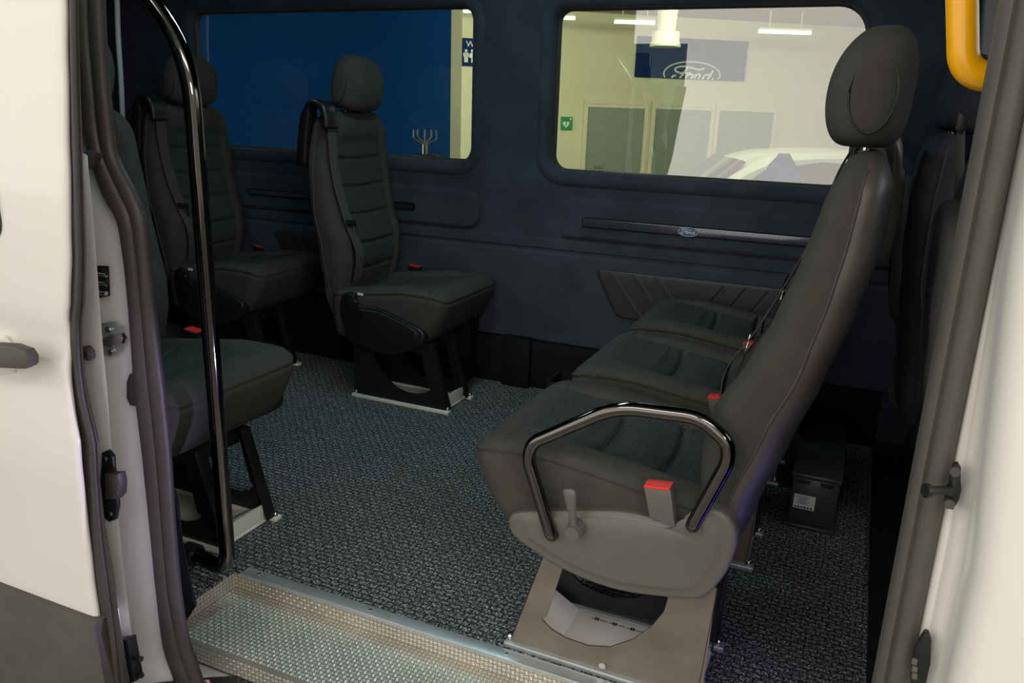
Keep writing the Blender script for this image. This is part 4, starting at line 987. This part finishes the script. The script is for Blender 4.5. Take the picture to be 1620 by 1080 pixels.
# office windows with blinds
for k, (xa, xb, lab) in enumerate(((930, 1020, 'left office window with closed blinds beside the green sign'), (1037, 1125, 'middle office window with closed blinds below the blue banner'), (1138, 1224, 'right office window with closed blinds behind the parked car'))):
    ym = 164 + (xa - 930) * .030
    t, s0, z0 = wall_thing('office_window', xa, ym, lab, 'window', group=None); w_ = onwall(xb, ym, DB)[0] - s0
    plate_holes('window_frame', [[(-.05, -2.0), (w_ + .05, -2.0), (w_ + .05, .05), (-.05, .05)], [(0, -1.9), (0, 0), (w_, 0), (w_, -1.9)]], .025, M['cream'], t, off=-.03)
    box('blinds', (0, -.012, -1.9), (w_, -.004, 0), M['blinds'], t)
    box('headrail', (0, -.02, -.035), (w_, -.004, 0), M['duct'], t)
# duct and nozzle
du = thing('air_duct', Vector((0, 0, 0)), 'white round ventilation duct hanging in front of the blue banner', 'duct')
r = ray(1052, 74); dist = 7.6; Pn = CAM + r * (dist / F); du.location = Pn; k = dist / F
prof = [(0, 34), (5, 33), (8, 30), (22, 30), (24, 20), (26, 20), (60, 23), (72, 29), (74, 33), (79, 33), (80, 29), (140, 29)]
bm = bmesh.new(); rings_mesh(bm, [[(r_ * k * .72 * math.cos(2 * PI * j / 32), r_ * k * .72 * math.sin(2 * PI * j / 32), h_ * k) for j in range(32)] for h_, r_ in prof]); from_bm('duct_body', bm, M['duct'], du, sharp=40)
bm = bmesh.new(); add_cyl(bm, (0, 0, -.004), (0, 0, .004), 26 * k * .72); from_bm('nozzle_grille', bm, M['blinds'], du)
# ceiling lamps of the back area; rightmost tube is a window reflection built solid
for (xa, ya, xb, yb, lab) in ((855, 27, 910, 29, 'short lit ceiling tube at the left edge of the cream wall'), (972, 33, 1036, 38, 'lit ceiling tube left of the round duct'), (1200, 49, 1283, 53, 'lit tube right of the blue banner, standing in for a lamp reflected in the glass'), (733, 17, 775, 19, 'lit ceiling tube above the restroom sign')):
    p, q = CAM + ray(xa, ya) * (8.6 / F), CAM + ray(xb, yb) * (8.6 / F); q.z = p.z = (p.z + q.z) / 2; t = thing('ceiling_tube', (p + q) / 2, lab, 'lamp')
    tube('tube', [p, q], .018, M['tube'], t, n=12, world=True)
    bm = bmesh.new(); add_sweep(bm, [p + Vector((0, 0, .03)), q + Vector((0, 0, .03))], [(-.03, -.01), (.03, -.01), (.03, .01), (-.03, .01)]); from_bm('housing', bm, M['duct'], t, False, True)
    bm = bmesh.new(); [add_cyl(bm, u + Vector((0, 0, .03)), Vector((u.x, u.y, 2.18)), .006) for u in (p.lerp(q, .2), p.lerp(q, .8))]; from_bm('hanger', bm, M['duct'], t, world=True)
area('back_room_light', NN * 7.6 + WD * -1.6 + Vector((0, 0, 2.1)), NN * 9.6 + WD * -1.6 + Vector((0, 0, .6)), 6.0, .4, 130, (1, .97, .86))
area('back_room_light_right', NN * 6.4 + WD * 3.0 + Vector((0, 0, 2.1)), NN * 9.0 + WD * 3.0 + Vector((0, 0, .6)), 3.0, .4, 60, (1, .97, .86))
area('blue_wall_light', NN * 5.0 + WD * -6 + Vector((0, 0, 2.6)), NN * 7.0 + WD * -6.5 + Vector((0, 0, .9)), 4.0, .4, 60, (1, .97, .9))
# chrome claw stand on a black cabinet in front of the blue wall
def hit_d(px, py, dist): return CAM + ray(px, py) * (dist / F)
b = hit_d(672, 236, 5.0); t = thing('chrome_claw_stand', b, 'small chrome claw with upturned prongs on a black stand before the blue wall', 'ornament')
e = 5.0 / F
for (ax, az, bx, bz) in ((-8, 12, -17, 26), (-5, 15, -11, 26), (0, 14, 0, 26), (5, 15, 10, 26), (9, 12, 18, 26)):
    p0 = hit_d(672, 232, 5.0); C_ = WD
    tube('prong', smooth_path([p0, p0 + C_ * ax * e + Vector((0, 0, az * e * .6)), p0 + C_ * bx * e + Vector((0, 0, az * e)), p0 + C_ * bx * e + Vector((0, 0, bz * e))], 5), .005, M['silver'], t, n=10, world=True)
cyl('hub', b + Vector((0, 0, -.03)), b + Vector((0, 0, .03)), .018, M['silver'], t, world=True)
cb_ = thing('black_cabinet', (b.x, b.y, -.66), 'black cabinet under the chrome claw', 'cabinet')
bm = bmesh.new(); add_box(bm, (0, 0, (b.z + .63) / 2), (.15, .12, b.z + .63), .01); add_box(bm, (0, 0, .02), (.25, .2, .04), .01); from_bm('cabinet_body', bm, M['darkplastic'], cb_)
# car beyond the right window
def car(loc, rot, label, paint):
    t = thing('parked_car', loc, label, 'car'); t.rotation_euler.z = rot
    L_ = 4.2
    prof = [(0, .35), (.05, .62), (.5, .80), (1.05, .88), (1.65, 1.32), (2.2, 1.45), (3.1, 1.42), (3.75, 1.10), (4.1, .95), (4.2, .55), (4.15, .3), (.1, .28)]
    sp = smooth_path([(x, 0, z) for x, z in prof + prof[:1]], 5)[:-1]
    bm = bmesh.new(); rings = []
    for y in (-.88, -.86, -.78, -.6, -.3, 0, .3, .6, .78, .86, .88):
        s = 1 - .0 * abs(y)
        ring = []
        for p in sp:
            tum = max(0, p.z - .85) / .6; yy = y * (1 - .2 * tum); z = p.z - (.03 if abs(y) > .8 else 0) - .02 * (abs(y) / .88) ** 4; x = 2.1 + (p.x - 2.1) * (1 - .03 * (abs(y) / .88) ** 4)
            ring.append((x, yy, z))
        rings.append(ring)
    rings_mesh(bm, rings); from_bm('car_body', bm, paint, t, sharp=60)
    for sgn in (-1, 1):
        side = [(1.30, .93), (1.78, 1.30), (2.25, 1.38), (3.0, 1.35), (3.45, 1.08), (3.4, .96), (2.4, .93)]
        pts = [(x, sgn * (.885 * (1 - .2 * max(0, z - .85) / .6) ), z) for x, z in side]; prism('side_glass', pts, (0, sgn * .012, 0), M['carglass'], t, .003)
        prism('chrome_line', [(1.25, sgn * .885, .905), (3.5, sgn * .885, .935), (3.5, sgn * .885, .95), (1.25, sgn * .885, .92)], (0, sgn * .012, 0), M['silver'], t, .002)
        for x in (.85, 3.3):
            bm = bmesh.new(); add_cyl(bm, (x, sgn * .72, .31), (x, sgn * .91, .31), .31, .31, 32); wh = from_bm('wheel', bm, M['rubber'], t)
            bm = bmesh.new(); add_cyl(bm, (x, sgn * .90, .31), (x, sgn * .92, .31), .2, .19, 24); from_bm('rim', bm, M['alu'], wh)
        box('wing_mirror', (1.45, sgn * .98 - .07, .93), (1.57, sgn * .98 + .07, 1.06), paint, t, .03)
    prism('windscreen', [(1.14, -.68, .965), (1.14, .68, .965), (1.66, .60, 1.345), (1.66, -.60, 1.345)], (-.02, 0, .02), M['carglass'], t, .003)
    return t
p = hit_d(868, 300, 7.5)
car((p.x, p.y, -.66), math.radians(22), 'pale car parked outside the right window, its roof and side glass showing above the sill', M['paint'])
p = hit_d(1236, 290, 5.2)
t = thing('blue_reflection_shape', (p.x, p.y, -.66), 'blue upright shape beside the parked car, standing in for a reflection in the glass', 'cover')  # solid shape added for the blue reflection in the right window
bm = bmesh.new(); rings = []
for k_ in range(20):
    z = 1.50 * k_ / 19; f = math.sqrt(max(.02, 1 - max(0, (z - .9) / .6005) ** 2)); rings.append([((.17 * f + .012 * math.sin(5 * a + z * 3)) * math.cos(a), (.11 * f + .01 * math.sin(4 * a)) * math.sin(a), z) for a in [2 * PI * j / 36 for j in range(36)]])
rings_mesh(bm, rings); from_bm('reflection_body', bm, M['bluereflection'], t, sharp=0)
